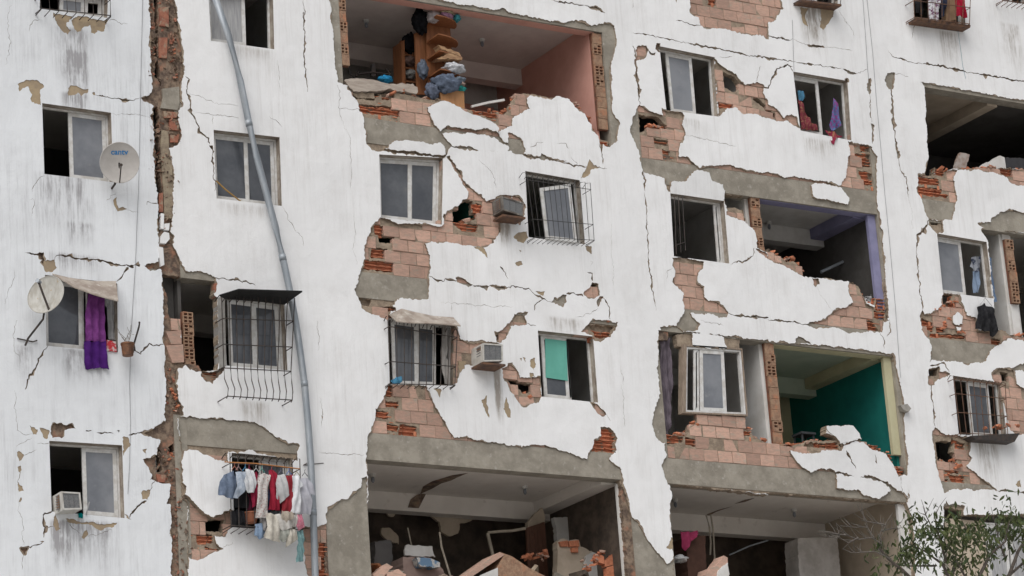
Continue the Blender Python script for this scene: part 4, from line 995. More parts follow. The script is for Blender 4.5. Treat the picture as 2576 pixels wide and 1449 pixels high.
board('blind', '01:1720,860 1885,890 11:175,1290 01:1725,1275', .20, pm('dark_blind', (.05, .05, .06), (.035, .035, .04), 3), MAIN)
M_OLDBRICK = pm('weathered_red_brick', (.36, .15, .095), (.24, .095, .065), 8, bump=.6, c3=(.33, .25, .18), scale3=6, lo3=.5, hi3=.65)
cbox('joint_dark_backing', MAIN, 20.06, 20.51, .30, .36, -1.7, 25.3, DARK)  # added backing that keeps the gap between the blocks dark
# loose bits of broken brick standing in the joint between the blocks
for s, br in (('00:1200,60 1270,55 1272,205 1205,195', 0), ('00:1200,285 1262,285 1258,440 1200,435', 0), ('00:1275,905 1345,915 1350,985 1280,980', 1), ('00:1285,1020 1350,1015 1345,1075 1285,1075', 1),
              ('01:1200,10 1228,5 1230,150 1200,150', 0), ('01:1290,955 1360,960 1362,1045 1295,1040', 2), ('01:1250,1055 1365,1045 1368,1150 1290,1150', 2), ('01:1250,1160 1380,1150 1388,1285 1300,1290', 2), ('01:1615,690 1650,690 1660,790 1620,795', 0),
              ('02:1180,680 1250,690 1240,745 1190,740', 0), ('00:1230,840 1340,850 1330,890 1240,890', 1)):
    MB().prism(fpts(s, .02), .0+random.uniform(0, .02), .12).build('brick', (M_OLDBRICK, M_OLDBRICK, M_BRICK)[br], MAIN)
MB().prism(fpts('00:1225,670 1350,655 1355,770 1340,830 1215,815 1230,740', .01), .004, .15).build('concrete_stub', M_CONC, MAIN)
MB().prism(fpts('00:1215,980 1270,990 1275,1130 1300,1290 1310,1449 01:1300,200 1240,200 00:1235,1449 1215,1200', .02), .015, .15).build('concrete_stub', pm('mortar_rib', (.34, .28, .20), (.24, .19, .14), 10, bump=1, bscale=30), MAIN)
for s in ('01:1215,335 1240,300 1275,310 1280,355 1250,390 1210,385', '01:1215,160 1238,165 1235,280 1215,275', '01:1240,240 1280,235 1275,290 1240,285', '01:1190,410 1230,420 1240,550 1215,560'):
    MB().prism(fpts(s, -.01), -.015, .06).build('plaster', [PL_MAIN, M_TORN], MAIN)

MB().prism(fpts('01:1642,800 1696,775 1708,1312 1655,1330', -.004), -.004, .165).build('concrete_post', pm('grey_render', (.33, .32, .30), (.24, .225, .21), 5, bump=.5), MAIN)
# crumbled mortar and chips packed into the joint, too small to pick apart
rj = random.Random(5); mbj = MB()
jl = fpts('00:1250,-40 1290,200 1320,450 1310,620', 0), fpts('00:1300,840 1310,1080', 0), fpts('00:1260,1150 1290,1449 01:1275,200 1260,280', 0), fpts('01:1270,1320 1300,1449 02:1290,60 1340,200', 0), fpts('02:1240,480 1260,600 1270,740', 0), fpts('02:1330,800 1360,1000 1370,1300 1370,1560', 0), fpts('00:1160,0 1150,600', 0), fpts('00:1175,900 1185,1300', 0)
for pl in jl:
    for i in range(len(pl)-1):
        for _ in range(int((pl[i+1]-pl[i]).length*70)):
            p = pl[i].lerp(pl[i+1], rj.random())+Vector((rj.gauss(0, .065), 0, 0)); p.y = rj.uniform(.02, .06); r_ = rj.uniform(.008, .03)
            e = [Vector((rj.uniform(-1, 1), rj.uniform(-1, 1), rj.uniform(-1, 1))).normalized()*r_*rj.uniform(.5, 1.3) for _ in range(3)]
            mbj.obox(p, e[0], e[1], e[2], 0 if rj.random() < .75 else 1)
mbj.build('crumbled_mortar', [M_JOINT, M_OLDBRICK], MAIN)['kind'] = 'stuff'

# ------------------------------------------------------------------ things on and in the building
IRON = pm('dark_iron', (.045, .043, .042), (.08, .06, .05), 12, rough=.6, metal=.3)
RUST = pm('rusty_iron', (.16, .085, .05), (.08, .05, .04), 12, rough=.8)
GALV = pm('galvanised_steel', (.27, .30, .33), (.36, .385, .41), 7, rough=.5, metal=.35, stretch=(1, 1, .3))
def col(name, c, c2=None, **k):
    return pm(name, c, c2 or tuple(v*.78 for v in c), k.pop('scale', 9), **k)

def cage(label, s, out, nv, rails, mat=IRON, belly=0.0, r=.0075, top_hooks=True, name='window_cage', bottom=True, group='iron window cages'):
    q = fpts(s, -out); base = (q[3]+q[2])/2; t = thing(name, base, label, 'window cage', group)
    for i in range(nv):
        a = i/(nv-1); T_, B_ = bil(q, a, 0), bil(q, a, 1)
        pl = []
        if top_hooks: pl += [Vector((T_.x, -.005, T_.z-.02)), Vector((T_.x, -out*.5, T_.z+.035))]
        if belly:
            m_ = bil(q, a, 1-belly)
            pl += [Vector((T_.x, -out*.75, T_.z))]+[Vector((m_.x, -out*.75, m_.z)), Vector((m_.x, -out*.78, m_.z+(B_.z-m_.z)*.35)), Vector((B_.x, -out*1.15, m_.z+(B_.z-m_.z)*.72)), Vector((B_.x, -out*1.05, B_.z+.03)), Vector((B_.x, -out*.92, B_.z))]
        else:
            pl += [T_, B_]
            if bottom: pl += [Vector((B_.x, -.005, B_.z-.015))]
        MB().tube(pl, r, 5, cap=True).build('bar', mat, t)
    for b in rails:
        L_, R_ = bil(q, 0, b), bil(q, 1, b); oo = .75 if belly and b < 1-belly*.2 else 1
        MB().tube([(L_.x, -.004, L_.z), (L_.x, -out*oo-.012, L_.z), (R_.x, -out*oo-.012, R_.z), (R_.x, -.004, R_.z)], r*1.15, 4).build('rail', mat, t)
    return t
cage('dark iron window cage at the very top of the left wing', '00:300,-90 830,-70 835,128 310,72', .22, 9, (.35, .96), r=.008)
cage('large belly shaped iron cage under a dark flat awning', '01:1690,775 11:310,790 12:270,135 02:1715,105', .34, 11, (.22, .47, .70, .985), belly=.30, r=.0085)
cage('narrow iron cage hung with drying clothes', '02:1735,520 12:330,565 345,1120 02:1745,1085', .30, 10, (.14, .97), r=.008)
cage('black iron cage under a curled tin awning beside a white air conditioner', '11:1000,945 1520,1040 12:1500,15 1012,5', .16, 10, (.14, .66, .99), r=.008)
cage('thin wire cage over the window with one tilted sash', '20:110,1300 590,1380 21:620,370 175,345', .26, 13, (.12, .72, .99), r=.0055, mat=col('thin_wire', (.06, .058, .056)))
cage('torn off strip of window cage in the glassless window', '21:1225,20 1285,25 1310,440 1240,470', .05, 3, (.85,), r=.0075, top_hooks=False, bottom=False)
cage('rusty cage with curved bars over the window at the right edge', '31:1400,1390 1790,1440 32:1810,400 1455,385', .18, 9, (.05, .30, .62, .97), mat=RUST, r=.0075)
cage('rusty cage full of clothes at the top right', '30:1095,-130 1530,-70 1520,190 1105,140', .26, 9, (.5, .97), mat=RUST, r=.008)
cage('dark cage base at the top edge between two stained streaks', '30:235,-130 560,-80 545,42 240,5', .2, 8, (.5, .95), r=.008)
cage('rusty cage cut by the top right corner of the picture', '30:1760,-130 2000,-100 2000,40 1770,12', .2, 7, (.95,), mat=RUST, r=.008)
# base trays of the two cages at the top
for s, lb in (('30:1105,140 1520,195 1515,215 1110,160', 'rusty tray under the cage of clothes'), ('30:240,0 545,38 545,52 240,14', 'rusty tray under the dark cage at the top edge'), ('32:1520,395 1890,375 1850,440 1560,420', 'dark battered tray under the rusty cage at the right edge')):
    q = fpts(s, -.2); mb = MB(); mb.prism(q, -.24, -.004); solo(mb, 'cage_tray', RUST if 'dark b' not in lb else IRON, lb, 'tray')

# ---- satellite dishes
def dish(label, cu, y, rad, nrm, text=None, feed='low', mat=None, roll=0.0):
    c = F(*cu, y); t = thing('satellite_dish', c, label, 'satellite dish', 'satellite dishes on the left wing'); n = Vector(nrm).normalized()
    ux = Vector((0, 0, 1)).cross(n).normalized(); uz = n.cross(ux)
    if roll: rq = Matrix.Rotation(roll, 3, n); ux = rq @ ux; uz = rq @ uz
    mb = MB(); N_ = 40; K = 7; v = [c-n*rad*.22]; f = []
    for k in range(1, K+1):
        rr = rad*k/K; h = -rad*.22*(1-(k/K)**2)
        for i in range(N_): g_ = 2*math.pi*i/N_; v.append(c+ux*rr*math.cos(g_)*.97+uz*rr*math.sin(g_)+n*h)
    for i in range(N_): f.append((0, 1+i, 1+(i+1) % N_))
    for k in range(K-1):
        for i in range(N_): f.append((1+k*N_+i, 1+(k+1)*N_+i, 1+(k+1)*N_+(i+1) % N_, 1+k*N_+(i+1) % N_))
    nb_ = len(v); mb.add(v, f); mb.add([Vector(p)-n*.006 for p in v], [tuple(reversed(q)) for q in f])
    rim = [c+ux*rad*math.cos(2*math.pi*i/N_)*.97+uz*rad*math.sin(2*math.pi*i/N_) for i in range(N_+1)]
    o = mb.build('reflector', mat, t, smooth=True); MB().tube(rim, .007, 5, cap=False).build('rim', mat, t)
    arm0 = c-uz*rad*.98; fp = c+n*rad*.75-uz*rad*.12
    if feed == 'high': arm0 = c-uz*rad*.9-n*.03; fp = c+n*rad*.62+uz*rad*.45
    MB().tube([arm0, arm0*.45+fp*.55-uz*.01, fp], .011 if feed == 'low' else .019, 6).build('feed_arm', IRON, t)
    MB().tube([fp+n*.03, fp-n*.05], .024 if feed == 'low' else .034, 8).build('feed_horn', IRON if feed == 'low' else GALV, t)
    b0 = c-n*rad*.25
    if feed == 'low': MB().tube([b0, b0-uz*.1, Vector((b0.x, -.12, b0.z-.30)), Vector((b0.x, -.003, b0.z-.33))], .018, 6).build('mast', IRON, t)
    if text:
        fc = bpy.data.curves.new('lettering', 'FONT'); fc.body = text; fc.size = .125; fc.align_x = 'CENTER'; fc.extrude = .0008; fc.offset = .002
        fo = bpy.data.objects.new('lettering', fc); COL.objects.link(fo)
        bpy.context.view_layer.update(); me = bpy.data.meshes.new_from_object(fo.evaluated_get(bpy.context.evaluated_depsgraph_get())); bpy.data.objects.remove(fo)
        for vv in me.vertices:
            lx, lz = vv.co.x, vv.co.y+rad*.40; q2 = (lx*lx+lz*lz)/rad**2
            vv.co = ux*lx+uz*lz+n*(-rad*.22*(1-q2)+.005+vv.co.z)
        me.materials.clear(); me.materials.append(col('blue_print', (.03, .22, .52))); lo = bpy.data.objects.new('lettering', me); COL.objects.link(lo); lo.parent = t
    return t
DISH = pm('dish_paint', (.50, .475, .45), (.44, .415, .39), 5, rough=.5, c3=(.33, .27, .22), scale3=16, lo3=.66, hi3=.74)
tc = F(301, 409, -.4); tocam = (CAM-tc).normalized()
dish('grey dish with blue lettering beside the half open window', (301, 409), -.38, .318, tocam+Vector((.10, 0, .02)), 'cantv', mat=DISH)
DISH2 = pm('dirty_dish_paint', (.46, .45, .42), (.34, .32, .28), 4, rough=.5, stretch=(3, 3, 1), c3=(.36, .24, .12), scale3=9, lo3=.62, hi3=.7)
t2 = dish('dirty tilted dish on a long mast in front of the purple curtain window', (115, 741), -.5, .315, tocam+Vector((-.35, .25, .55)), mat=DISH2, feed='high', roll=.25)
mp_ = fpts('01:318,885 335,900 325,960 275,1060 262,1110', -.42); mp_[-1].y = -.05; mp_[-2].y = -.1; MB().tube(mp_, .017, 6).build('mast', IRON, t2)
MB().tube(fpts('01:130,1105 180,1115 250,1130 280,1120', -.02), .011, 5).build('wall_bracket', IRON, t2)

# ---- leaning drain pipe
pp = [F(u, v, -.13) for u, v in ((539, -12), (575, 90), (605, 205), (626, 310), (646, 395), (669, 483), (694, 575), (711, 648), (729, 730), (745, 816), (756, 890), (766, 966), (775, 1066), (782, 1166), (788, 1290), (793, 1449), (796, 1600))]
dp = thing('drain_pipe', pp[-1], 'long bent grey drain pipe leaning across the facade', 'drain pipe')
MB().tube(pp, .056, 14).build('pipe', GALV, dp, smooth=True)
for i in (3, 7, 11, 14):
    d_ = (pp[i+1]-pp[i]).normalized(); MB().tube([pp[i]-d_*.05, pp[i]+d_*.05], .0595, 14).build('collar', GALV, dp, smooth=True)
i = 13; MB().tube([pp[i]+Vector((-.07, .0, 0)), pp[i]+Vector((-.07, .12, 0)), pp[i]+Vector((.3, .128, .06))], .007, 5).build('wire_tie', IRON, dp)

# ---- awnings
AWN = pm('old_tin_sheet', (.40, .35, .30), (.26, .21, .175), 5, rough=.6, c3=(.52, .48, .43), scale3=9, lo3=.55, hi3=.7)
def sheet(label, name, cat, top, bot, mat, thick=.01, edge=None):
    """awning from a wall edge (list of points) to a free edge (list of points)"""
    n = len(top); v = [*top, *bot]; dn = Vector((0, .004, -thick)); v2 = [p+dn for p in v]
    mb = MB(); f = [(i, i+1, n+i+1, n+i) for i in range(n-1)]; mb.add(v, f); mb.add(v2, [tuple(reversed(q)) for q in f])
    rim = list(range(n))+[n+i for i in range(n-1, -1, -1)]; m = len(rim)
    mb.add(v+v2, [(rim[i], rim[i]+2*n, rim[(i+1) % m]+2*n, rim[(i+1) % m]) for i in range(m)]); return solo(mb, name, mat, label, cat)
def mixy(s, ys): return [F(u, v, y) for (u, v), y in zip(pts(s), ys)]
sheet('bent triangular tin awning hanging over the purple curtain window', 'tin_awning', 'awning', mixy('01:395,615 520,645 700,672 875,672', (-.02, -.02, -.02, -.02)), mixy('01:410,622 560,715 730,775 893,818', (-.05, -.26, -.33, -.40)), AWN, .02)
sheet('dark flat awning above the belly shaped iron cage', 'flat_awning', 'awning', mixy('01:1700,800 1790,806 11:60,822 215,842', (-.004, -.004, -.004, -.004)), mixy('01:1655,775 1800,730 11:120,738 350,745', (-.5, -.52, -.53, -.53)), col('dark_sheet', (.018, .018, .018)), .02)
sheet('curled rusty tin awning under the bare concrete band', 'tin_awning', 'awning', mixy('11:1040,905 1100,880 1200,905 1340,935 1490,945', (-.01,)*5), mixy('11:1010,925 1060,975 1170,985 1340,990 1545,1008', (-.22, -.30, -.31, -.31, -.30)), AWN, .015)

# ---- window air conditioners
ACW = pm('aged_white_casing', (.55, .54, .51), (.42, .40, .36), 6, rough=.5, c3=(.25, .21, .17), scale3=5, lo3=.6, hi3=.75)
ACD = pm('condenser_fins', (.11, .115, .12), (.19, .19, .19), 60, rough=.6)
def aircon(label, front, y0, dep, side=True, mat=ACW, tray=True):
    q = fpts(front, y0); t = thing('air_conditioner', (q[3]+q[2])/2+Vector((0, dep/2, 0)), label, 'air conditioner', 'window air conditioners')
    MB().ring(q, inset(q, .025), y0, y0+.05).build('face_frame', mat, t)
    MB().prism(q, y0+.05, y0+dep).build('casing', mat, t)
    MB().prism(inset(q, .026), y0+.012, y0+.049).build('condenser', ACD, t)
    qi = inset(q, .03)
    for i in range(1, 3): a, b = bil(qi, i/3, 0), bil(qi, i/3, 1); MB().prism([a+Vector((-.003, 0, 0)), a+Vector((.003, 0, 0)), b+Vector((.003, 0, 0)), b+Vector((-.003, 0, 0))], y0+.004, y0+.0115).build('grille_bar', ACD, t)
    if side:      # side louvres, seen from the left
        x = q[0].x-.002; MB().box(x-.004, x, y0+.07, y0+dep*.42, q[3].z+.03, q[0].z-.03).build('side_grille', col('brown_grille', (.20, .12, .075)), t); x -= .004
        for k in range(6):
            z = q[3].z+(q[0].z-q[3].z)*(k+.8)/7; MB().box(x-.006, x, y0+.08, y0+dep*.45, z, z+.014).build('louvre', ACD, t)
    if tray: 
        a, b = q[3], q[2]; MB().box(a.x-.03, b.x+.03, y0-.02, .0, min(a.z, b.z)-.045, min(a.z, b.z)-.012).build('support', RUST, t)
    return t
aircon('small grey air conditioner in the lower left corner of a sliding window', '02:460,810 605,818 620,945 475,950', -.30, .40, tray=False)
aircon('dirty air conditioner on a rusty rack beside the thin wire cage', '11:1855,30 21:90,80 85,185 11:1865,135', -.30, .48, mat=pm('grimy_casing', (.20, .185, .165), (.09, .075, .065), 6, c3=(.42, .40, .37), scale3=8, lo3=.55, hi3=.7))
aircon('white air conditioner with brown side grille left of a jagged brick hole', '11:1712,1140 1862,1150 1865,1275 1715,1280', -.34, .46)

# ---- cloth
def cloth(name, label, cat, s, y, mat, folds=7.0, amp=.02, ang=0.0, group=None, parent=None, thick=.008, bulge=.0, grow=1.0):
    pl = [(p.x, p.z) for p in fpts(s, y)]; gx0 = sum(p[0] for p in pl)/len(pl); pl = [(gx0+(p[0]-gx0)*grow, p[1]) for p in pl]; pl = [(p[0]+noise.noise(Vector((p[0]*30, 0, p[1]*30)))*.006, p[1]+noise.noise(Vector((p[0]*30, 5, p[1]*30)))*.006) for p in dens(pl, .03)]
    a = np.array(pl); mn = a.min(0); mx = a.max(0); vs = list(pl); st_ = max(.018, min(.04, (mx[0]-mn[0])/10))
    gx, gz = np.meshgrid(np.arange(mn[0]+st_/2, mx[0], st_), np.arange(mn[1]+st_/2, mx[1], st_)); k = inside(gx.ravel(), gz.ravel(), pl)
    vs += list(zip(gx.ravel()[k]+.001, gz.ravel()[k]+.0007)); n = len(pl)
    r_ = delaunay_2d_cdt([Vector(p) for p in vs], [(i, (i+1) % n) for i in range(n)], [], 0, 1e-5, False)
    P_ = [(p.x, p.y) for p in r_[0]]; tr = [tuple(f) for f in r_[2]]
    cc = np.array([[sum(P_[i][0] for i in f)/3, sum(P_[i][1] for i in f)/3] for f in tr]); ok = inside(cc[:, 0], cc[:, 1], pl); tr = [f for f, o_ in zip(tr, ok) if o_]
    cx, cz = a.mean(0); sd_ = random.uniform(0, 50); W_ = max(.05, mx[0]-mn[0]); H_ = max(.05, mx[1]-mn[1])
    def yy(p):
        u = (p[0]-cx)*math.cos(ang)+(p[1]-cz)*math.sin(ang); v = (p[1]-cz)*math.cos(ang)-(p[0]-cx)*math.sin(ang)
        return y-amp*1.5*(math.sin(u*folds*6.283/W_*.5+2*noise.noise(Vector((v*4, sd_, 0)))+sd_)*.7+noise.noise(Vector((p[0]*9, sd_, p[1]*6)))*.9)-bulge*max(0, 1-((p[0]-cx)/W_*2)**2)*max(0, 1-((p[1]-cz)/H_*2)**2)
    mb = MB(); v1 = [(p[0], yy(p), p[1]) for p in P_]; v2 = [(p[0], yy(p)+thick, p[1]) for p in P_]
    mb.add(v1, tr); mb.add(v2, [tuple(reversed(f)) for f in tr])
    ed = {}
    for f in tr:
        for i in range(3): e = (min(f[i], f[(i+1) % 3]), max(f[i], f[(i+1) % 3])); ed[e] = ed.get(e, 0)+1
    m = len(v1); mb.add(v1+v2, [(a_, b_, b_+m, a_+m) for (a_, b_), c_ in ed.items() if c_ == 1])
    if parent: return mb.build(name, mat, parent, smooth=True)
    return solo(mb, name, mat, label, cat, group, smooth=True)
def fab(n, c, c2=None, **k): return pm('cloth_'+n, c, c2 or tuple(v*.8 for v in c), k.pop('scale', 12), rough=.95, spec=.1, **k)
cur = cloth('purple_curtain', 'purple two tone curtain hanging out of the window of the left wing', 'curtain', '01:665,745 780,770 790,950 795,1130 690,1125 642,1125 655,900', -.05, fab('violet', (.20, .055, .22), (.14, .035, .16)), 6, .03)
cur2 = cloth('curtain_hem', '', '', '01:642,1122 700,1128 795,1128 800,1210 822,1340 770,1325 700,1335 640,1335', -.055, fab('deep_violet', (.075, .018, .16), (.055, .013, .12)), 6, .03, parent=None)
LOC[cur.name] = cur.location.copy()
off_ = cur2.location-cur.location; cur2.parent = cur; cur2.location = off_
for k in ('label', 'category'): del cur2[k]
G1 = 'clothes hung on the narrow cage'
clo = [
 ('denim_shorts', 'blue denim shorts at the left end of the drying clothes', 'shorts', '02:1690,690 1750,655 1770,700 1765,850 1750,870 1665,835 1672,740', fab('denim', (.16, .20, .27), (.10, .13, .19)), -.36),
 ('hanging_shirt', 'pale blue shirt hanging next to the denim shorts', 'shirt', '02:1785,665 1850,660 1870,700 1845,800 1800,865 1775,855 1790,760', fab('paleblue', (.42, .46, .52), (.28, .33, .40), scale=20), -.38),
 ('hanging_shirt', 'white ruffled top on the left of the drying clothes', 'shirt', '02:1860,640 1900,650 1925,740 1910,820 1870,820 1850,760', fab('white', (.60, .61, .62), (.45, .46, .48)), -.40),
 ('hanging_shirt', 'dark red shirt behind the white floral dress', 'shirt', '02:1895,690 1932,660 12:15,700 20,900 02:1915,930 1905,850', fab('crimson', (.26, .02, .05)), -.34),
 ('hanging_dress', 'white floral dress with scattered prints', 'dress', '12:20,690 60,670 90,690 80,820 75,1010 10,1010 15,850', fab('floral', (.48, .46, .44), (.30, .17, .16), scale=40, lo=.52, hi=.62), -.40),
 ('hanging_shirt', 'navy garment between the floral dress and a red shirt', 'shirt', '12:75,800 105,790 110,960 75,965', fab('navy', (.03, .04, .08)), -.33),
 ('hanging_shirt', 'bright red long shirt in the middle of the drying clothes', 'shirt', '12:105,650 130,645 155,690 150,800 170,900 172,955 105,950 110,800', fab('red', (.28, .02, .04)), -.39),
 ('hanging_shirt', 'pale grey t shirt hung by one shoulder', 't shirt', '12:165,690 210,680 230,780 245,830 190,900 160,860 158,760', fab('lightgrey', (.50, .50, .50), (.40, .40, .40)), -.42),
 ('hanging_shirt', 'wine red t shirt right of the pale grey one', 't shirt', '12:205,700 265,685 275,770 265,850 272,970 205,975 210,870 235,830', fab('wine', (.27, .03, .04)), -.38),
 ('hanging_shirt', 'white t shirt with a dark sleeve hem', 't shirt', '12:275,695 310,690 345,765 320,790 330,970 275,975 278,800', fab('purewhite', (.68, .69, .71)), -.42),
 ('hanging_shirt', 'light grey t shirt at the right end of the drying clothes', 't shirt', '12:345,710 390,710 440,820 430,840 405,830 408,985 345,980 340,800', fab('midgrey', (.42, .42, .46), (.36, .36, .40)), -.36),
 ('hanging_cloth', 'blue cloth tucked under the cage of drying clothes', 'cloth', '12:0,1060 40,1050 70,1080 60,1150 30,1175 0,1140', fab('skyblue', (.22, .30, .42)), -.30),
 ('hanging_cloth', 'bunched cream trousers sagging below the cage', 'cloth', '12:80,970 130,985 160,1000 170,1195 110,1180 70,1150 90,1080', fab('cream', (.55, .52, .46), (.38, .35, .30)), -.42),
 ('hanging_cloth', 'white crumpled cloth in the middle under the cage', 'cloth', '12:155,985 220,980 255,1030 260,1085 200,1110 165,1060', fab('offwhite', (.58, .56, .53), (.40, .38, .35)), -.44),
 ('hanging_cloth', 'grey green crumpled cloth low under the cage', 'cloth', '12:175,1100 240,1085 255,1130 210,1195 175,1170', fab('greygreen', (.36, .37, .33), (.26, .27, .24)), -.40),
 ('hanging_cloth', 'cream cloth with a dropping corner under the cage', 'cloth', '12:245,1090 300,1100 305,1170 235,1235 235,1180', fab('cream2', (.52, .49, .43), (.36, .33, .28)), -.40),
 ('hanging_cloth', 'pink striped cloth at the lower right of the cage', 'cloth', '12:305,985 345,985 355,1080 320,1110 300,1060', fab('pinkstripe', (.48, .10, .18), (.55, .30, .34), scale=30, stretch=(4, 1, 1)), -.38),
 ('hanging_cloth', 'pale cloth beside the pink striped one', 'cloth', '12:250,985 300,985 305,1080 262,1075', fab('pale', (.50, .47, .44)), -.39),
 ('hanging_cloth', 'long teal rag hanging lowest of all', 'rag', '12:305,1115 350,1100 355,1160 350,1340 312,1345 315,1200', fab('tealrag', (.20, .33, .33), (.14, .24, .25)), -.34),
]
clo += [  # the dark shirts are added as a dim backing behind the laundry
 ('hanging_shirt', 'black backing shirt added behind the pale blue one', 'shirt', '02:1790,660 1890,665 1900,900 1880,940 1790,930', fab('blk1', (.02, .02, .022)), -.20),
 ('hanging_shirt', 'dark plum backing shirt added behind the crimson one', 'shirt', '02:1870,690 1932,680 12:30,700 30,960 02:1880,950', fab('plum', (.10, .02, .04)), -.22),
 ('hanging_shirt', 'dark green backing shirt added behind the navy garment', 'shirt', '12:60,690 130,690 135,960 60,970', fab('dkgreen', (.03, .05, .04)), -.20),
 ('hanging_shirt', 'dark grey backing shirt added behind the wine red one', 'shirt', '12:150,690 270,690 275,960 150,960', fab('dkgrey', (.05, .05, .055)), -.20),
 ('hanging_shirt', 'maroon sleeve between the red and the grey shirts', 'shirt', '12:140,700 175,700 190,930 165,950 140,800', fab('maroon', (.20, .015, .03)), -.31),
 ('hanging_cloth', 'grey rag bunched beside the cream trousers', 'rag', '12:55,1010 100,1000 110,1090 80,1130 45,1090', fab('rag1', (.30, .29, .28), (.18, .17, .17)), -.33),
 ('hanging_cloth', 'beige rag knotted at the middle of the cage floor', 'rag', '12:200,960 260,965 275,1010 230,1050 190,1020', fab('rag2', (.42, .37, .31), (.28, .24, .2)), -.46),
]
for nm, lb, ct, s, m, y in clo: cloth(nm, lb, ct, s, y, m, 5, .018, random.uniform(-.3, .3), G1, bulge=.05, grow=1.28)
rod = thing('clothes_rail', F(600, 1160, -.36), 'thin orange rod the clothes hang from', 'rod'); MB().tube(fpts('02:1695,588 1760,592 1932,600 12:330,640', -.37), .009, 6).build('rod', col('orange_plastic', (.5, .22, .08)), rod)
HG = ((1770, (.5, .2, .15), 'rust red'), (1800, (.45, .3, .3), 'dusty pink'), (1850, (.1, .3, .5), 'sky blue'), (1880, (.4, .05, .1), 'crimson'), (1932, (.6, .6, .6), 'white'), (1975, (.1, .35, .3), 'green'), (2050, (.5, .1, .1), 'bright red'), (2120, (.15, .15, .2), 'charcoal'), (2180, (.05, .15, .5), 'deep blue'), (2240, (.3, .25, .12), 'olive'), (2300, (.06, .06, .06), 'black'))
for i, (x, c, cn) in enumerate(HG):
    p = F(*TU(0, 2, x, 620+(x-1770)*.09), -.38)
    mb = MB().tube([p+Vector((-.05, 0, -.06)), p+Vector((0, 0, .0)), p+Vector((.05, 0, -.06))], .006, 5); mb.tube([p, p+Vector((0, 0, .03)), p+Vector((.012, 0, .05))], .004, 4)
    solo(mb, 'clothes_hanger', col('hanger_%d' % i, c), 'small %s plastic hanger on the orange rod above the drying clothes' % cn, 'hanger', 'hangers on the orange rod')
mbp = MB(); c = F(*TU(0, 2, 1890, 1020), -.16)
def pot(c, r0, r1, h, mat, name, label):
    mb = MB(); N_ = 14; v = []; f = []
    prof = [(0, 0), (r0, 0), (r1, h*.85), (r1*1.08, h*.86), (r1*1.08, h), (r1*.9, h), (r1*.85, h*.8), (0, h*.8)]
    for (rr, z) in prof:
        for i in range(N_): v.append(c+Vector((rr*math.cos(6.283*i/N_), rr*math.sin(6.283*i/N_), z)))
    for k in range(len(prof)-1):
        for i in range(N_): f.append((k*N_+i, k*N_+(i+1) % N_, (k+1)*N_+(i+1) % N_, (k+1)*N_+i))
    mb.add(v, f); return mb
TERRA = col('terracotta', (.33, .13, .075))
solo(pot(c-Vector((0, 0, .06)), .09, .13, .16, TERRA, '', ''), 'flower_pot', TERRA, 'terracotta pot inside the cage below the drying clothes', 'flower pot')
cloth('black_cloth', 'black bundle in the lower left corner of the drying cage', 'cloth', '02:1745,960 1800,945 1850,970 1840,1085 1750,1080', -.2, fab('black', (.018, .018, .02)), 6, .03, bulge=.06)

# ---- left wing window: pot with dead plant, rod, red box
c = F(*TU(0, 1, 965, 1235), -.22); pt = thing('potted_plant', c, 'rusty can with a dead plant on a wall bracket', 'potted plant')
pot(c, .085, .10, .20, RUST, '', '').build('can', pm('rusty_can', (.22, .10, .05), (.10, .05, .03), 8, rough=.6), pt)
for i in range(9):
    a = random.uniform(0, 6.28); l = random.uniform(.12, .3); p0 = c+Vector((0, 0, .17)); p1 = p0+Vector((math.cos(a)*l*.4, math.sin(a)*l*.3, l*.6)); p2 = p1+Vector((random.uniform(-.08, .08), random.uniform(-.05, .05), l*.5)); p3 = p1+Vector((random.uniform(-.1, .1), 0, random.uniform(-.02, .08)))
    MB().tube([p0, p1, p2], .004, 4).tube([p1, p3], .003, 4).build('dead_stem', col('dry_stem', (.22, .20, .17)), pt)
MB().tube(fpts('01:925,1160 1005,1150 1010,1210 945,1240', -.12), .007, 4).build('bracket', IRON, pt)
mb = MB().tube(fpts('01:1052,980 1048,1020 1010,1150 1018,1200', -.10), .016, 6); solo(mb, 'wall_bracket', IRON, 'bent black bar sticking up beside the rusty can', 'bracket')
mb = MB().prism(fpts('01:805,1115 875,1130 882,1205 805,1195', -.03), -.03, .04); solo(mb, 'red_box', pm('red_white_box', (.50, .04, .05), (.65, .62, .6), 7, lo=.45, hi=.55), 'small red and white box on the sill behind the purple curtain', 'box')
cloth('pale_curtain', 'narrow pale curtain behind the purple one', 'curtain', '01:785,800 860,815 870,1120 815,1110 810,870 790,860', .10, fab('paleblind', (.36, .36, .36)), 4, .02)
mb = MB().tube(fpts('00:1632,1365 01:1700,-20 1815,70', .03), .014, 6); solo(mb, 'wooden_stick', col('yellow_wood', (.40, .24, .08)), 'wooden stick leaning inside the closed two pane window', 'stick')
mb = MB().tube(fpts('02:675,890 655,960 650,985', -.02), .012, 5); solo(mb, 'small_tube', col('grey_tube', (.35, .35, .35)), 'thin grey tube standing on the sill of the lowest left window', 'tube')
cloth('teal_rag', 'small teal rag on the sill of the lowest left window', 'rag', '02:585,980 610,972 632,985 625,1015 590,1010', -.03, fab('tealr', (.0, .17, .17)), 3, .02, bulge=.02)
cloth('blue_bag', 'crumpled blue bag in the corner of the black iron cage', 'bag', '11:1010,1430 1060,1395 1110,1395 1115,1420 1080,1449 1030,1449', -.12, fab('bluebag', (.10, .28, .42), (.05, .17, .28)), 5, .03, bulge=.03)
cloth('dark_curtain', 'grey purple curtain hanging left of the free standing window', 'curtain', '21:1112,1120 1190,1105 1200,1300 22:1210,60 1195,330 1165,405 1140,400 1130,200 1120,0', .12, fab('greypurple', (.15, .125, .145), (.09, .075, .09), scale=6, stretch=(12, 1, 1)), 6, .03)
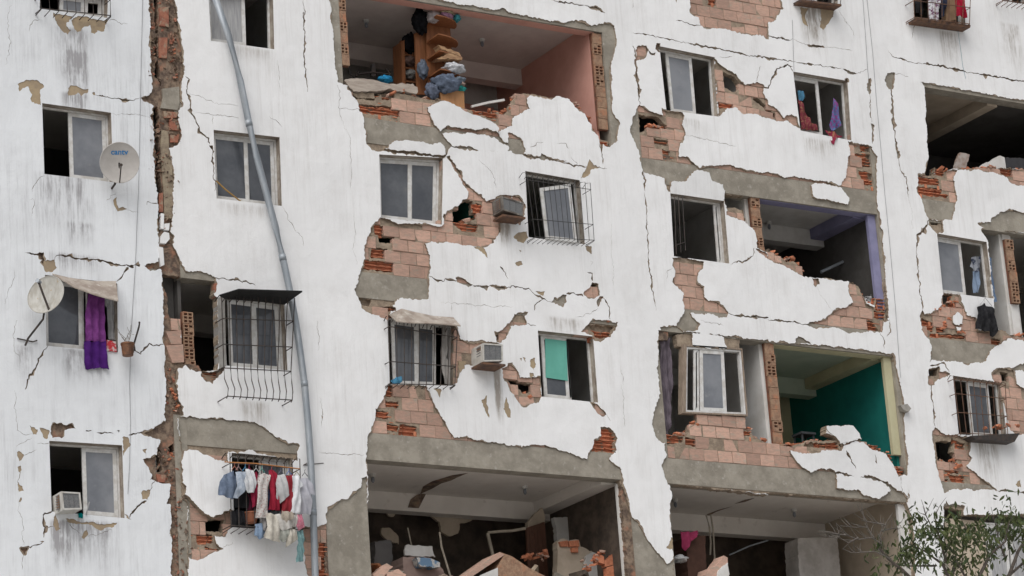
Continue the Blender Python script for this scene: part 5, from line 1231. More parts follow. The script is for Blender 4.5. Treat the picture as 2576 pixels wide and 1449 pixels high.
cloth('pale_blind', 'dirty vertical blind at the right side of the black iron cage window', 'blind', '11:1400,1010 1450,1010 1440,1250 1475,1449 1420,1449 1400,1250', .0, fab('dirtyblind', (.33, .31, .29)), 4, .02)
cloth('red_curtain', 'patterned red curtain drooping inside the upper window', 'curtain', '30:235,745 265,790 300,880 370,960 375,985 255,975 245,860', .07, fab('redpattern', (.16, .03, .045), (.26, .13, .08), scale=30, lo=.5, hi=.6), 5, .03)
cloth('patterned_curtain', 'blue and violet patterned curtain at the right of the upper window', 'curtain', '30:500,735 530,830 550,900 550,950 495,985 475,970 480,850', .07, fab('bluepattern', (.07, .16, .30), (.20, .05, .19), scale=30, lo=.45, hi=.55), 4, .03)
cloth('red_curtain', 'red cloth with an orange tassel hanging over the upper sill', 'curtain', '30:430,985 500,995 560,1030 510,1045 500,1090 480,1080 475,1030 440,1005', -.02, fab('redtassel', (.24, .03, .06), (.36, .18, .10), scale=16, lo=.52, hi=.6), 4, .02)
cloth('blue_cloth', 'blue cloth high up inside the upper window', 'cloth', '30:230,680 275,690 265,760 240,755', .12, fab('bluecl', (.08, .22, .34)), 4, .02)
for s, lb, m in (('30:1110,-40 1160,-40 1165,110 1115,90', 'black bag at the left of the topmost cage', fab('blackbag', (.02, .02, .022))), ('30:1210,-40 1290,-40 1295,165 1225,160', 'white cloth with red and blue print in the topmost cage', fab('printcl', (.60, .60, .62), (.15, .06, .12), scale=24, lo=.5, hi=.58)), ('30:1300,-40 1345,-40 1335,120 1300,130', 'navy cloth beside the printed one in the topmost cage', fab('navy2', (.03, .035, .06))), ('30:1410,-40 1470,-40 1500,135 1430,120', 'bright red cloth at the right of the topmost cage', fab('red2', (.36, .015, .04)))):
    cloth('stored_cloth', lb, 'cloth', s, -.16, m, 5, .03, group='clothes in the topmost cage', bulge=.03)
MB_ = MB().prism(fpts('30:1345,-40 1405,-40 1420,150 1340,165', -.14), -.15, -.05); solo(MB_, 'cardboard_sheet', col('cardboard', (.24, .15, .09)), 'brown cardboard sheet between the clothes in the topmost cage', 'cardboard')
# jacket, jeans and shirt on the right
cloth('black_jacket', 'black jacket on a hanger outside the right hand window', 'jacket', '31:1640,835 1680,870 1710,920 1720,1050 1700,1095 1660,1060 1620,1050 1575,1030 1570,870 1610,855', -.08, fab('blackjacket', (.012, .012, .014), (.03, .03, .032)), 5, .04, bulge=.08)
MB_ = MB().tube(fpts('31:1600,850 1640,800 1690,860', -.08), .007, 5).tube(fpts('31:1640,800 1635,785 1645,778', -.08), .004, 4); solo(MB_, 'clothes_hanger', col('pale_hanger', (.5, .5, .5)), 'pale wire hanger holding the black jacket', 'hanger')
cloth('blue_jeans', 'pale blue jeans hanging inside the right hand window', 'jeans', '31:1545,600 1605,600 1590,760 1555,760', .25, fab('jeans1', (.22, .29, .40)), 4, .02)
cloth('grey_shirt', 'grey and navy shirt hanging above the pale jeans', 'shirt', '31:1540,490 1600,485 1605,600 1560,605 1525,560', .25, fab('shirt2', (.30, .32, .36), (.05, .06, .10), scale=7, lo=.5, hi=.55), 4, .02)
cloth('blue_jeans', 'blue jeans hanging against the bare white partition', 'jeans', '31:1665,490 1690,500 1695,640 1720,830 1695,830 1680,700', .12, fab('jeans2', (.17, .24, .36)), 4, .02)
# balcony piece on the column corner
MB_ = MB().prism(fpts('32:985,165 1040,155 1068,190 1050,215 1010,200', -.05), -.10, -.0); solo(MB_, 'wall_lamp', col('lamp_grey', (.35, .33, .30)), 'small grey lamp on the corner of the teal room', 'lamp')

# ------------------------------------------------------------------ furniture and rubble in the open rooms
def FZ(u, v, z):
    d = MC @ Vector(((u-1288)/FPX, 1, -(v-724.5)/FPX)); return CAM+d*((z-CAM.z)/d.z)
def lump(name, label, cat, tile, y, r, mat, group=None, seed=None, rough=.35, parent=None):
    c = F(*TU(*tile), y); sd_ = seed if seed is not None else random.uniform(0, 90); mb = MB(); N_, K = 30, 18; v = []; f = []
    for k in range(K+1):
        th = math.pi*k/K
        for i in range(N_):
            ph = 6.2832*i/N_; d = Vector((math.sin(th)*math.cos(ph), math.sin(th)*math.sin(ph), math.cos(th)))
            q = 1+rough*(1.1*noise.noise(d*2.0+Vector((sd_, 0, 0)))+.9*(abs(noise.noise(d*4.2+Vector((0, sd_, 0))))-.25)*-1.6+.35*noise.noise(d*10+Vector((0, sd_, 4))))
            v.append(c+Vector((d.x*r[0], d.y*r[1], d.z*r[2]))*q)
    for k in range(K):
        for i in range(N_): f.append((k*N_+i, k*N_+(i+1) % N_, (k+1)*N_+(i+1) % N_, (k+1)*N_+i))
    mb.add(v, f)
    if parent: return mb.build(name, mat, parent, smooth=True)
    return solo(mb, name, mat, label, cat, group, smooth=True)
def slab(name, label, cat, s, y0, y1, mat, group=None, jag=True, mside=None):
    pl = fpts(s, y0)
    if jag: pl = [Vector((a, y0, b)) for a, b in (jit(*p) for p in dens([(p.x, p.z) for p in pl], .04))]
    mb = MB().prism(pl, y0, y1, 0, 1 if mside else 0)
    return solo(mb, name, [mat, mside] if mside else mat, label, cat, group)
WOOD = pm('orange_brown_wood', (.27, .11, .048), (.20, .08, .034), 5, rough=.5, stretch=(4, 4, .6))
WOODL = pm('light_orange_wood', (.50, .26, .12), (.43, .215, .095), 5, rough=.5, stretch=(4, 4, .6))
# bookcase with rounded shelves in the salmon room
bl = F(*TU(1, 0, 1300, 830), .45); sh = thing('wardrobe', bl, 'orange brown wardrobe with rounded end shelves in the salmon room', 'wardrobe')
MB().prism(fpts('10:1195,255 1285,190 1300,720 1215,715', .62), .60, .64).build('side_panel', WOOD, sh)
MB().prism(fpts('10:1285,185 1465,200 1480,430 1500,690 1300,720', .52), .52, .55).build('back_panel', WOOD, sh)
xl = F(*TU(1, 0, 1292, 400), .5).x; xr = F(*TU(1, 0, 1560, 400), .3).x
def shelf(py, rx=1.0):
    z = F(*TU(1, 0, 1300, py), .5).z; n = 9; W_ = (xr-xl)*rx
    pl = [Vector((xl, .515, z)), *[Vector((xl+W_*math.sin(a), .515-.42*math.cos(a) if a < 1.57 else .515, z)) for a in [1.5708*i/n for i in range(n+1)]]]
    m = len(pl); mb = MB(); mb.add(pl+[p+Vector((0, 0, .022)) for p in pl], [tuple(range(m)), tuple(range(2*m-1, m-1, -1))]+[(i, (i+1) % m, m+(i+1) % m, m+i) for i in range(m)]); return mb.build('shelf', WOOD, sh)
for py in (185, 325, 450, 585, 700): shelf(py)
MB().prism(fpts('10:1385,680 1570,690 1575,830 1400,790', .10), .10, .13).build('drawer_front', WOODL, sh)
MB().prism(fpts('10:1340,690 1385,680 1400,790 1350,760', .14), .14, .5).build('drawer_side', WOOD, sh)
s2 = thing('bookcase', F(*TU(1, 0, 1140, 640), .95), 'dark shelf unit standing left of the orange wardrobe', 'bookcase')
MB().prism(fpts('10:1085,320 1110,310 1120,660 1095,660', .95), .9, 1.2).build('side_panel', WOOD, s2)
MB().prism(fpts('10:1085,310 1200,250 1215,700 1095,660', 1.2), 1.2, 1.22).build('back_panel', WOOD, s2)
for py in (420, 520, 620): p = F(*TU(1, 0, 1110, py), .95); MB().box(p.x, p.x+.42, .9, 1.2, p.z, p.z+.02).build('shelf', WOOD, s2)
GS = 'clothes on the wardrobe shelves'
for nm, lb, ct, t_, y, r, c in (
 ('white_clothes', 'white clothes piled on a middle shelf of the wardrobe', 'clothes', (1, 0, 1490, 520), .2, (.20, .15, .09), (.62, .63, .66)),
 ('denim_heap', 'heap of grey blue denim sliding off the lower wardrobe shelf', 'clothes', (1, 0, 1430, 640), .12, (.26, .18, .17), (.13, .16, .22)),
 ('denim_sleeve', 'dark denim trouser leg hanging from the lower wardrobe shelf', 'clothes', (1, 0, 1330, 690), .1, (.13, .08, .14), (.12, .14, .19)),
 ('folded_cloth', 'folded teal cloth on top of the light drawer', 'cloth', (1, 0, 1535, 672), .12, (.11, .1, .045), (.05, .36, .34)),
 ('folded_cloth', 'folded pink beige cloth on the teal one', 'cloth', (1, 0, 1530, 640), .12, (.10, .1, .05), (.45, .33, .28)),
 ('folded_cloth', 'folded grey blue cloth above the pink beige one', 'cloth', (1, 0, 1535, 605), .13, (.10, .1, .05), (.22, .27, .33)),
 ('black_bag', 'big black bag hanging beside the top of the wardrobe', 'bag', (1, 0, 1240, 160), .5, (.13, .12, .23), (.012, .012, .014)),
 ('clothes_bundle', 'pale bundle at the left on top of the wardrobe', 'clothes', (1, 0, 1335, 130), .3, (.11, .1, .10), (.42, .38, .38)),
 ('clothes_bundle', 'purple and white bundle in the middle on top of the wardrobe', 'clothes', (1, 0, 1430, 125), .25, (.13, .1, .055), (.36, .20, .30)),
 ('clothes_bundle', 'teal bundle at the right on top of the wardrobe', 'clothes', (1, 0, 1515, 140), .25, (.07, .08, .055), (.06, .26, .30)),
 ('clothes_bundle', 'cream bag lying highest on top of the wardrobe', 'bag', (1, 0, 1440, 98), .25, (.12, .1, .04), (.48, .40, .26)),
 ('grey_jeans', 'grey blue jeans hanging between the wardrobe panels', 'jeans', (1, 0, 1258, 525), .42, (.09, .08, .17), (.13, .155, .20)),
 ('pale_clothes', 'pale folded clothes on the dark shelf unit', 'clothes', (1, 0, 1170, 560), .98, (.11, .1, .08), (.33, .33, .32)),
 ('brown_clothes', 'brown folded clothes on the upper dark shelf', 'clothes', (1, 0, 1155, 460), .98, (.12, .1, .09), (.20, .13, .11)),
 ('dark_clothes', 'dark clothes stuffed into the top of the dark shelf unit', 'clothes', (1, 0, 1160, 330), .98, (.13, .1, .17), (.015, .015, .018)),
 ('blue_bag', 'bright blue bag behind the fallen mattress', 'bag', (1, 0, 975, 600), .45, (.13, .1, .06), (.03, .25, .48)),
 ): lump(nm, lb, ct, t_, y, r, fab(lb[:24], c, tuple(v*.62 for v in c), scale=14, bump=.5, bscale=25), GS if 'wardrobe' in lb else None)
for i, (a, b, lb) in enumerate((('10:1370,335 1540,400 1550,425 1395,370', 0, 'splintered board lying highest on the wardrobe shelf'), ('10:1390,375 1560,430 1555,450 1360,440 1440,410', 0, 'splintered board lying lowest on the wardrobe shelf'))):
    slab('broken_board', lb, 'board', a, .12, .3, pm('splintered_wood', (.42, .27, .15), (.25, .14, .08), 8, stretch=(1, 1, 4)))
# fallen mattress-like plaster slab
slab('fallen_slab', 'long pale fallen slab along the left part of the salmon room', 'slab', '10:665,600 760,590 900,605 1010,628 1180,636 1218,660 1220,712 1150,700 1000,672 900,690 840,688 740,690 700,650', .0, .5, pm('dusty_slab', (.47, .41, .35), (.36, .30, .255), 5, stretch=(1, 1, 6), bump=.5))
slab('fallen_slab', 'dark thin broken slab under the long pale one', 'slab', '10:730,700 890,705 900,745 760,740', .05, .4, M_MORTAR)
ch = thing('metal_chair', F(*TU(1, 0, 840, 590), 1.0), 'overturned dark metal chair deep in the left part of the salmon room', 'chair')
for s in ('10:660,470 700,520 715,565 740,580', '10:755,575 770,545 775,540', '10:980,520 1000,545 1005,560', '10:760,560 880,545 1000,560'): MB().tube(fpts(s, 1.0), .02, 6).build('leg', IRON, ch)
MB().prism(fpts('10:875,485 900,480 905,575 870,575', 1.0), 1.0, 1.05).build('seat_edge', IRON, ch)
mb = MB().tube(fpts('10:1625,805 1750,775 1872,755', .1), .028, 4); solo(mb, 'white_batten', WHT, 'white batten lying across the broken wall of the salmon room', 'batten')
def bulb(label, tile, zc):
    p = FZ(*TU(*tile), zc+Z0); t = thing('ceiling_lamp', p, label, 'lamp', 'bare ceiling lamps'); MB().tube([p, p-Vector((0, 0, .05))], .05, 10).build('lamp_base', WHT, t)
    MB().tube([p-Vector((0, 0, .05)), p-Vector((0, 0, .08)), p-Vector((0, 0, .12)), p-Vector((0, 0, .15))], .03, 8, rr=[.018, .03, .032, .012]).build('bulb', FROST, t)
bulb('bare bulb on the ceiling left of the wardrobe', (1, 0, 830, 150), BB[4]+.17); bulb('bare bulb on the ceiling right of the wardrobe', (1, 0, 1705, 295), BB[4]+.17)
bulb('bare bulb on the ceiling of the violet room', (3, 1, 5, 225), BB[3]+.17); bulb('flat lamp on the ceiling of the lower middle room', (2, 2, 95, 770), BB[1]+.17); bulb('flat lamp on the ceiling of the lower right room', (3, 2, 195, 945), BB[1]+.17)
bulb('lamp on the ceiling next to the lower white column tail', (2, 2, 1230, 870), BB[1]+.17); bulb('lamp at the left end of the lower middle ceiling', (1, 2, 880, 680), BB[1]+.17)
# loose brick pieces along the broken wall tops
def chip_mesh(seed):
    rg = random.Random(seed); bm = bmesh.new(); bmesh.ops.create_icosphere(bm, subdivisions=1, radius=1)
    for v in bm.verts: v.co = Vector((max(-.75, min(.75, v.co.x))*1.3, max(-.6, min(.6, v.co.y)), max(-.5, min(.5, v.co.z))))*rg.uniform(.75, 1.15)
    me = bpy.data.meshes.new('brick_piece'); bm.to_mesh(me); bm.free(); me.materials.append(M_BROKEN if seed % 3 else M_BRICK); return me
CHIP = [chip_mesh(i) for i in range(9)]
def rubble(s, n, label, group, y=(.03, .22), size=(.03, .075)):
    p = fpts(s, .08); seg = [(p[i], p[i+1]) for i in range(len(p)-1)]; wts = [(b-a).length for a, b in seg]
    for _ in range(n):
        a, b = random.choices(seg, wts)[0]; q = a.lerp(b, random.random()); q.y = random.uniform(*y); q.z += random.uniform(-.01, .035)
        o = bpy.data.objects.new('brick_piece', random.choice(CHIP)); COL.objects.link(o); o.location = q; r_ = random.uniform(*size); o.scale = (r_*random.uniform(.8, 1.6), r_, r_*random.uniform(.5, .9))
        o.rotation_euler = (random.uniform(-.5, .5), random.uniform(-.5, .5), random.uniform(0, 3.1)); o['label'] = label; o['category'] = 'rubble'; o['group'] = group; o['kind'] = 'thing'
rubble('10:960,745 1060,700 1300,745 1380,742', 9, 'loose brick piece on the broken wall below the orange wardrobe', 'brick pieces below the wardrobe')
rubble('10:1600,850 1700,860 1932,830 20:0,800 40,720', 22, 'loose brick piece on the broken wall right of the orange wardrobe', 'brick pieces right of the wardrobe')
rubble('20:460,780 540,840 600,940', 6, 'loose brick piece at the foot of the salmon wall', 'brick pieces by the salmon wall')
rubble('11:1490,225 1560,235 1690,180', 12, 'loose brick piece in the green hole beside the rusty air conditioner', 'brick pieces in the green hole')
rubble('31:0,430 100,485 200,520 265,570 280,640', 12, 'loose brick piece on the sloping wall of the violet room', 'brick pieces in the violet room')
rubble('31:640,680 720,780 740,840 810,860', 8, 'loose brick piece on the right end of the violet room wall', 'brick pieces at the right of the violet room')
rubble('32:100,465 200,470 300,440 430,425', 22, 'loose brick piece on the broken wall of the teal room', 'brick pieces in the teal room')
rubble('32:700,430 800,495 900,510 960,610 1020,670', 16, 'loose brick piece below the teal wall', 'brick pieces below the teal wall')
rubble('22:1160,435 1240,390 1340,390 1345,310 1400,295', 12, 'loose brick piece left of the free standing window wall', 'brick pieces left of the standing window')
rubble('22:1780,340 1830,400 1932,440', 6, 'loose brick piece right of the free standing window wall', 'brick pieces right of the standing window')
rubble('30:1265,1290 1340,1300 1430,1275 1560,1278 1700,1268 1932,1290', 24, 'loose brick piece on the wall of the black room at the right', 'brick pieces in the black room')
rubble('31:1180,960 1330,850 1440,840 1300,1040 1500,1080', 26, 'loose brick piece heaped under the right hand window', 'brick pieces under the right hand window', (.0, .12))
rubble('31:1780,1050 1850,1085 1932,1090', 8, 'loose brick piece beside the white partition at the right', 'brick pieces by the white partition')
rubble('32:1290,580 1360,590 1450,610 1330,700 1480,740', 16, 'loose brick piece in the hole under the rusty cage', 'brick pieces under the rusty cage', (.0, .1))
rubble('32:1590,360 1700,350 1830,340', 12, 'loose brick piece on the tray of the rusty cage', 'brick pieces on the tray', (-.2, -.05))
rubble('20:990,960 1100,960 1180,975', 10, 'loose brick piece in the dark niche below left of the upper sash window', 'brick pieces in the niche', (.02, .14))
rubble('22:30,90 120,100 190,110', 9, 'loose brick piece under the teal board window hole', 'brick pieces by the teal board')
rubble('00:1250,600 1320,600 1270,240 1330,500', 12, 'loose brick piece wedged high in the open joint', 'brick pieces high in the joint', (.03, .07), (.015, .035))
rubble('02:1280,30 1330,180 1300,240', 16, 'loose brick piece wedged low in the open joint', 'brick pieces low in the joint', (.0, .06), (.02, .05))
rubble('02:1230,520 1260,700 1300,480', 10, 'loose brick piece in the joint beside the lowest left window', 'brick pieces in the lowest joint', (.03, .1), (.02, .05))
rubble('21:600,990 700,985 780,1000', 10, 'loose brick piece above the teal board window', 'brick pieces above the teal board window', (.02, .08), (.02, .045))
# lower middle room
ZC = BB[1]+.17+Z0
def scar(s, z, name='ceiling_scar'):
    pl = [FZ(u, v, z) for u, v in pts(s)]; n = len(pl); MB().add(pl+[p+Vector((0, 0, .003)) for p in pl], [tuple(range(n)), tuple(range(2*n-1, n-1, -1))]+[(i, (i+1) % n, n+(i+1) % n, n+i) for i in range(n)]).build(name, M_JOINT, MAIN)
scar('12:1260,775 1330,735 1400,715 1480,690 1600,672 1520,705 1470,730 1400,750 1330,790 1240,830', ZC-.006)
scar('22:245,895 330,850 420,820 480,785 610,750 560,785 440,830 400,850 330,885 290,900', ZC-.006)
scar('22:1470,985 1560,950 1660,925 1600,945 1540,965 1480,1000', ZC-.006); scar('22:1680,905 1760,875 1830,862 1760,890', ZC-.006)
MB().prism(fpts('12:1215,835 1290,815 1230,935 1150,930 1170,870', 2.43), 2.43, 2.449).build('beam_scar', M_JOINT, MAIN)
for lb, s, y0, y1, m in (
 ('beige plaster remnant hanging left in the lower middle room', '12:950,1090 1000,1080 1080,1150 1078,1205 1010,1185 945,1140', 2.75, 2.80, BEIGE),
 ('wide beige wall remnant hanging in the middle of the lower room', '12:1330,995 1690,1000 1540,1060 1530,1130 1460,1145 1400,1120 1390,1040', 2.72, 2.78, BEIGE),
 ('small beige remnant close under the ceiling beam', '12:975,960 1070,955 1040,1000 1000,995', 2.72, 2.76, BEIGE),
 ('grey wall remnant right of the brown door', '22:320,1005 480,1010 490,1190 420,1200 340,1190', 1.9, 2.0, GREY),
 ('beige strip of wall left of the brown door', '22:120,1040 230,930 250,1000 250,1040 125,1085', 2.0, 2.1, BEIGE),
 ('broken beige low wall with chipped bricks in the lower room', '22:345,1190 380,1168 430,1180 500,1172 520,1225 580,1258 640,1275 700,1310 720,1520 340,1520', 1.2, 1.35, BEIGE),
 ('pale triangular plaster piece leaning on the low beige wall', '22:505,1520 560,1290 615,1268 680,1330 715,1520', 1.1, 1.14, GREY),
 ('grey slab leaning behind the broken bricks of the lower room', '22:645,1150 780,1118 800,1180 740,1280 690,1290 640,1240', 1.6, 1.68, GREY),
 ('pinkish cabinet top tipped over in the lower middle room', '12:1110,1305 1330,1312 1420,1400 1420,1520 1110,1520', .9, 1.3, pm('tipped_cabinet', (.30, .22, .19), (.24, .17, .15), 4)),
 ('pale board behind the tipped cabinet', '12:1130,1215 1325,1225 1355,1305 1125,1290', 1.1, 1.14, GREY),
 ('blue and white box lying on the tipped cabinet', '12:1212,1312 1300,1308 1392,1350 1390,1388 1240,1372', .72, .88, pm('blue_white_box', (.12, .20, .30), (.45, .44, .42), 5, lo=.5, hi=.55)),
 ('dark rounded appliance at the left of the lower middle room', '12:900,1185 1020,1180 1032,1300 1035,1520 892,1520', 1.5, 2.0, pm('appliance', (.16, .15, .145), (.12, .11, .105), 2)),
 ('leaning white pillar deep in the lower right room', '32:222,1165 520,1150 555,1520 245,1520', 1.7, 2.1, pm('dirty_pillar', (.60, .57, .54), (.42, .39, .36), 2.5, c3=(.30, .26, .22), scale3=4, lo3=.6, hi3=.75)),
 ('dark brown cabinet with a pink cloth in the lower right room', '22:1312,1155 1460,1145 1465,1520 1335,1520', .8, 1.2, pm('dark_brown_wood', (.10, .05, .035), (.07, .035, .025), 4)),
 ('brick and plaster chunk standing up beside the dark brown cabinet', '22:1450,1520 1480,1390 1540,1382 1560,1350 1600,1300 1625,1310 1632,1400 1630,1520', .1, .4, M_BRICK),
 ('white plaster flake on the standing brick chunk', '22:1545,1520 1560,1410 1630,1345 1640,1520', .06, .098, WHT),
 ('brown plank standing in the black room at the right', '30:1405,1268 1450,1150 1522,1165 1492,1275', .3, .36, pm('dirty_plank', (.24, .16, .12), (.40, .36, .33), 6)),
 ('white wall fragment tipped inward in the black room', '30:1560,1285 1680,1210 1750,1172 1785,1190 1800,1290', .35, .5, WHT),
 ('dark grey panel beside the tipped white fragment', '30:1800,1185 1900,1192 2100,1215 2100,1290 1800,1265', .5, .56, pm('dark_panel', (.07, .07, .075), (.05, .05, .055), 3)),
 ('small brick chunk at the left foot of the lower middle room', '12:885,1432 990,1352 1032,1380 950,1460 890,1470', .1, .3, M_BRICK),
 ('low brick fragment next to the small chunk', '12:985,1425 1080,1400 1132,1440 1125,1500 985,1500', .1, .3, M_BRICK),
): slab(m.name if False else 'wall_fragment' if any(w_ in lb for w_ in ('wall', 'plaster', 'remnant', 'slab', 'chunk', 'fragment')) else 'loose_panel' if 'board' in lb or 'panel' in lb or 'plank' in lb else 'cabinet' if 'cabinet' in lb else 'appliance' if 'appliance' in lb else 'pillar' if 'pillar' in lb else 'box', lb, 'fragment' if any(w_ in lb for w_ in ('wall', 'plaster', 'remnant', 'slab', 'chunk', 'fragment')) else 'panel' if 'panel' in lb or 'board' in lb or 'plank' in lb else lb.split()[2] if 'appliance' in lb or 'pillar' in lb else 'cabinet' if 'cabinet' in lb else 'box', s, y0, y1, m)
rubble('22:360,1195 500,1185 510,1230 400,1180', 14, 'orange chip on top of the broken beige low wall', 'chips on the low beige wall', (1.1, 1.25)); rubble('22:660,1290 720,1345 790,1220 830,1215', 14, 'orange brick chip on the broken bricks by the white strip of wall', 'chips by the white strip', (.55, .7), (.03, .06))
for s_ in ('22:640,1278 695,1300 700,1360 640,1340', '22:700,1335 760,1290 765,1365 705,1380', '22:755,1290 800,1205 832,1205 830,1290 770,1350', '22:715,1385 775,1365 800,1300 838,1300 840,1375 720,1440', '22:705,1445 835,1380 838,1460 705,1530', '22:360,1190 420,1180 425,1225 370,1225', '22:430,1185 505,1178 510,1225 435,1228', '22:450,1235 500,1232 500,1270 455,1268'):
    yb = .6 if '22:36' not in s_ and '22:4' not in s_ else 1.15
    MB().prism(fpts(s_, yb), yb, yb+.12).build('brick', M_BROKEN, MAIN)
# big brick corner fallen in front of the room
bc = thing('fallen_corner', F(*TU(1, 2, 1850, 1500), .2), 'big fallen brick wall corner at the bottom of the lower middle room', 'fragment')
MB().prism(fpts('12:1480,1520 1840,1268 1875,1290 1650,1440 1560,1520', .05), .05, .6).build('brick_face', M_BRICK, bc)
MB().prism(fpts('12:1842,1268 1932,1300 22:130,1388 270,1460 260,1540 12:1800,1540 1815,1400 1870,1292', .06), .06, .55).build('torn_face', M_CELL, bc)
MB().prism(fpts('12:1600,1520 1700,1440 1825,1385 1830,1520', .03), .03, .058).build('plaster_face', GREY, bc)
dr = thing('panel_door', F(*TU(2, 2, 200, 1449), 1.8), 'dark red brown panelled door hanging in the lower middle room', 'door'); DOORM = pm('door_wood', (.11, .05, .032), (.075, .035, .022), 4, rough=.5, stretch=(4, 1, .6))
dq = fpts('22:108,1085 248,1040 278,1520 128,1520', 1.8); MB().prism(dq, 1.8, 1.84).build('leaf', DOORM, dr)
for a0, a1, b0, b1 in ((.15, .45, .1, .45), (.55, .85, .1, .45), (.15, .45, .52, .95), (.55, .85, .52, .95)): qq = sub(dq, a0, a1, b0, b1); MB().ring(qq, inset(qq, .02), 1.79, 1.799).build('panel_moulding', DOORM, dr)
PALE = col('pale_batten', (.40, .35, .28))
for lb, s, y, r_ in (('thin pale pole leaning in the lower middle room', '12:1385,1120 1400,1230 1470,1460', 1.0, .018), ('thin pipe hanging in the left of the lower middle room', '12:1145,1085 1165,1180 1192,1290', 1.4, .012), ('pale wooden batten high in the right of the lower middle room', '12:1750,1122 1850,1112 1932,1108 22:100,1090', 1.6, .025), ('pale wooden batten falling from the high one', '12:1748,1125 1765,1200 1788,1295', 1.6, .03),
   ('hanging cable bundle left in the lower right room', '22:1465,990 1490,1080 1500,1200 1495,1290', 1.3, .016), ('hanging cable bundle right in the lower right room', '22:1500,985 1518,1100 1525,1250 1530,1330', 1.3, .016), ('diagonal rail in the dark of the lower right room', '22:1640,1290 1800,1220 1932,1180', 2.0, .014),
   ('upper aluminium rail fallen across the violet room', '31:590,475 660,445 740,430', 1.2, .03), ('long grey rail fallen across the violet room', '31:400,605 560,530 740,450', 1.1, .03)):
    mb = MB().tube(fpts(s, y), r_, 6); solo(mb, 'rail' if 'rail' in lb else 'cable' if 'cable' in lb else 'batten', GALV if 'rail' in lb else PALE, lb, 'rail' if 'rail' in lb else 'cable' if 'cable' in lb else 'batten')
cloth('pink_cloth', 'pink cloth draped over the dark brown cabinet', 'cloth', '22:1265,1112 1330,1120 1400,1108 1420,1125 1350,1190 1310,1260 1285,1200', .7, fab('magenta', (.36, .05, .12)), 5, .04, bulge=.04)
cloth('striped_cloth', 'black and white striped cloth in the corner of the violet room', 'cloth', '31:725,795 775,775 790,850 745,855', .25, fab('stripes', (.5, .5, .5), (.02, .02, .02), scale=10, stretch=(1, 1, 6), lo=.48, hi=.52), 3, .03)
lump('white_bundle', 'white bundle at the left edge of the lower right room', 'bundle', (2, 2, 1265, 1320), .5, (.14, .12, .06), fab('wbundle', (.5, .5, .5)))
stl = thing('plastic_stool', F(*TU(3, 2, 270, 455), .5), 'dark plastic stool standing in the teal room', 'stool')
c = F(*TU(3, 2, 270, 385), .5); MB().box(c.x-.16, c.x+.16, .35, .65, c.z-.02, c.z+.02).build('seat', col('dark_plastic', (.05, .055, .06)), stl)
for a in (-1, 1):
    for b in (-1, 1): MB().tube([(c.x+a*.12, .5+b*.11, c.z-.02), (c.x+a*.16, .5+b*.14, c.z-.42)], .02, 5).build('leg', col('dark_plastic', (.05, .055, .06)), stl)
slab('wall_fragment', 'thick plastered brick chunk on top of the teal room wall', 'fragment', '32:440,320 480,312 640,322 688,370 680,418 600,436 550,452 520,410 460,368', -.02, .16, PL_MAIN, mside=M_TORN)
# rubble heaps on the two lowest floors
def heap(xa, xb, n, label, group, y=(.35, 2.0), zt=.75):
    for _ in range(n):
        x = random.uniform(xa, xb)+X0; yq = random.uniform(*y); z = BT[0]+Z0+random.uniform(.1, zt); a = Matrix.Rotation(random.uniform(-.9, .9), 3, 'Y') @ Matrix.Rotation(random.uniform(-.7, .7), 3, 'X') @ Matrix.Rotation(random.uniform(0, 3), 3, 'Z')
        l, w_, t_ = random.uniform(.06, .28), random.uniform(.05, .16), random.uniform(.02, .06); mb = MB().obox((x, yq, z), a @ Vector((l, 0, 0)), a @ Vector((0, w_, 0)), a @ Vector((0, 0, t_)))
        mb.v = [(p[0]+random.uniform(-.03, .03), p[1]+random.uniform(-.03, .03), p[2]+random.uniform(-.03, .03)) for p in mb.v]
        mt, wd = random.choice(((M_BRICK, 'pink brick'), (M_MORTAR, 'brown mortar'), (BEIGE, 'beige painted'), (WOODF, 'grey wooden'), (M_CONC, 'grey concrete'), (SHADE_BROWN, 'dark brown'), (WOOD, 'orange wooden')))
        solo(mb, 'rubble_slab', mt, wd+' '+label, 'rubble', group+', '+wd)
heap(23.9, 28.6, 56, 'broken slab in the heap of the lower middle room', 'slabs in the lower middle room')
heap(29.8, 34.5, 40, 'broken slab in the heap of the lower right room', 'slabs in the lower right room')
# cables down the facade
for lb, s, y in (('thin cable running down the left wing', '00:1078,-60 1065,500 1055,1000 1045,1449 01:1035,200 1022,550 1005,800 990,1060', -.012), ('left of two cables running down the wide right pilaster', '30:712,-60 738,300 752,520 760,600', -.012), ('right of two cables running down the wide right pilaster', '30:742,-60 790,400 820,780 850,1100 880,1449 31:915,350 960,850 1000,1400', -.012), ('short dark cable above the patterned curtain window', '30:183,150 190,350 196,535', -.012), ('pale blue cable under the topmost cage', '30:1432,225 1455,380 1468,490 1492,592', -.012), ('cable on the plaster below the potted can', '01:985,1240 978,1449 02:985,300 978,600 965,830', -.012)):
    mb = MB().tube(fpts(s, y), .0035, 4); solo(mb, 'cable', col('cable_grey' if 'blue' not in lb else 'cable_blue', (.25, .25, .26) if 'blue' not in lb else (.3, .42, .48)), lb, 'cable')

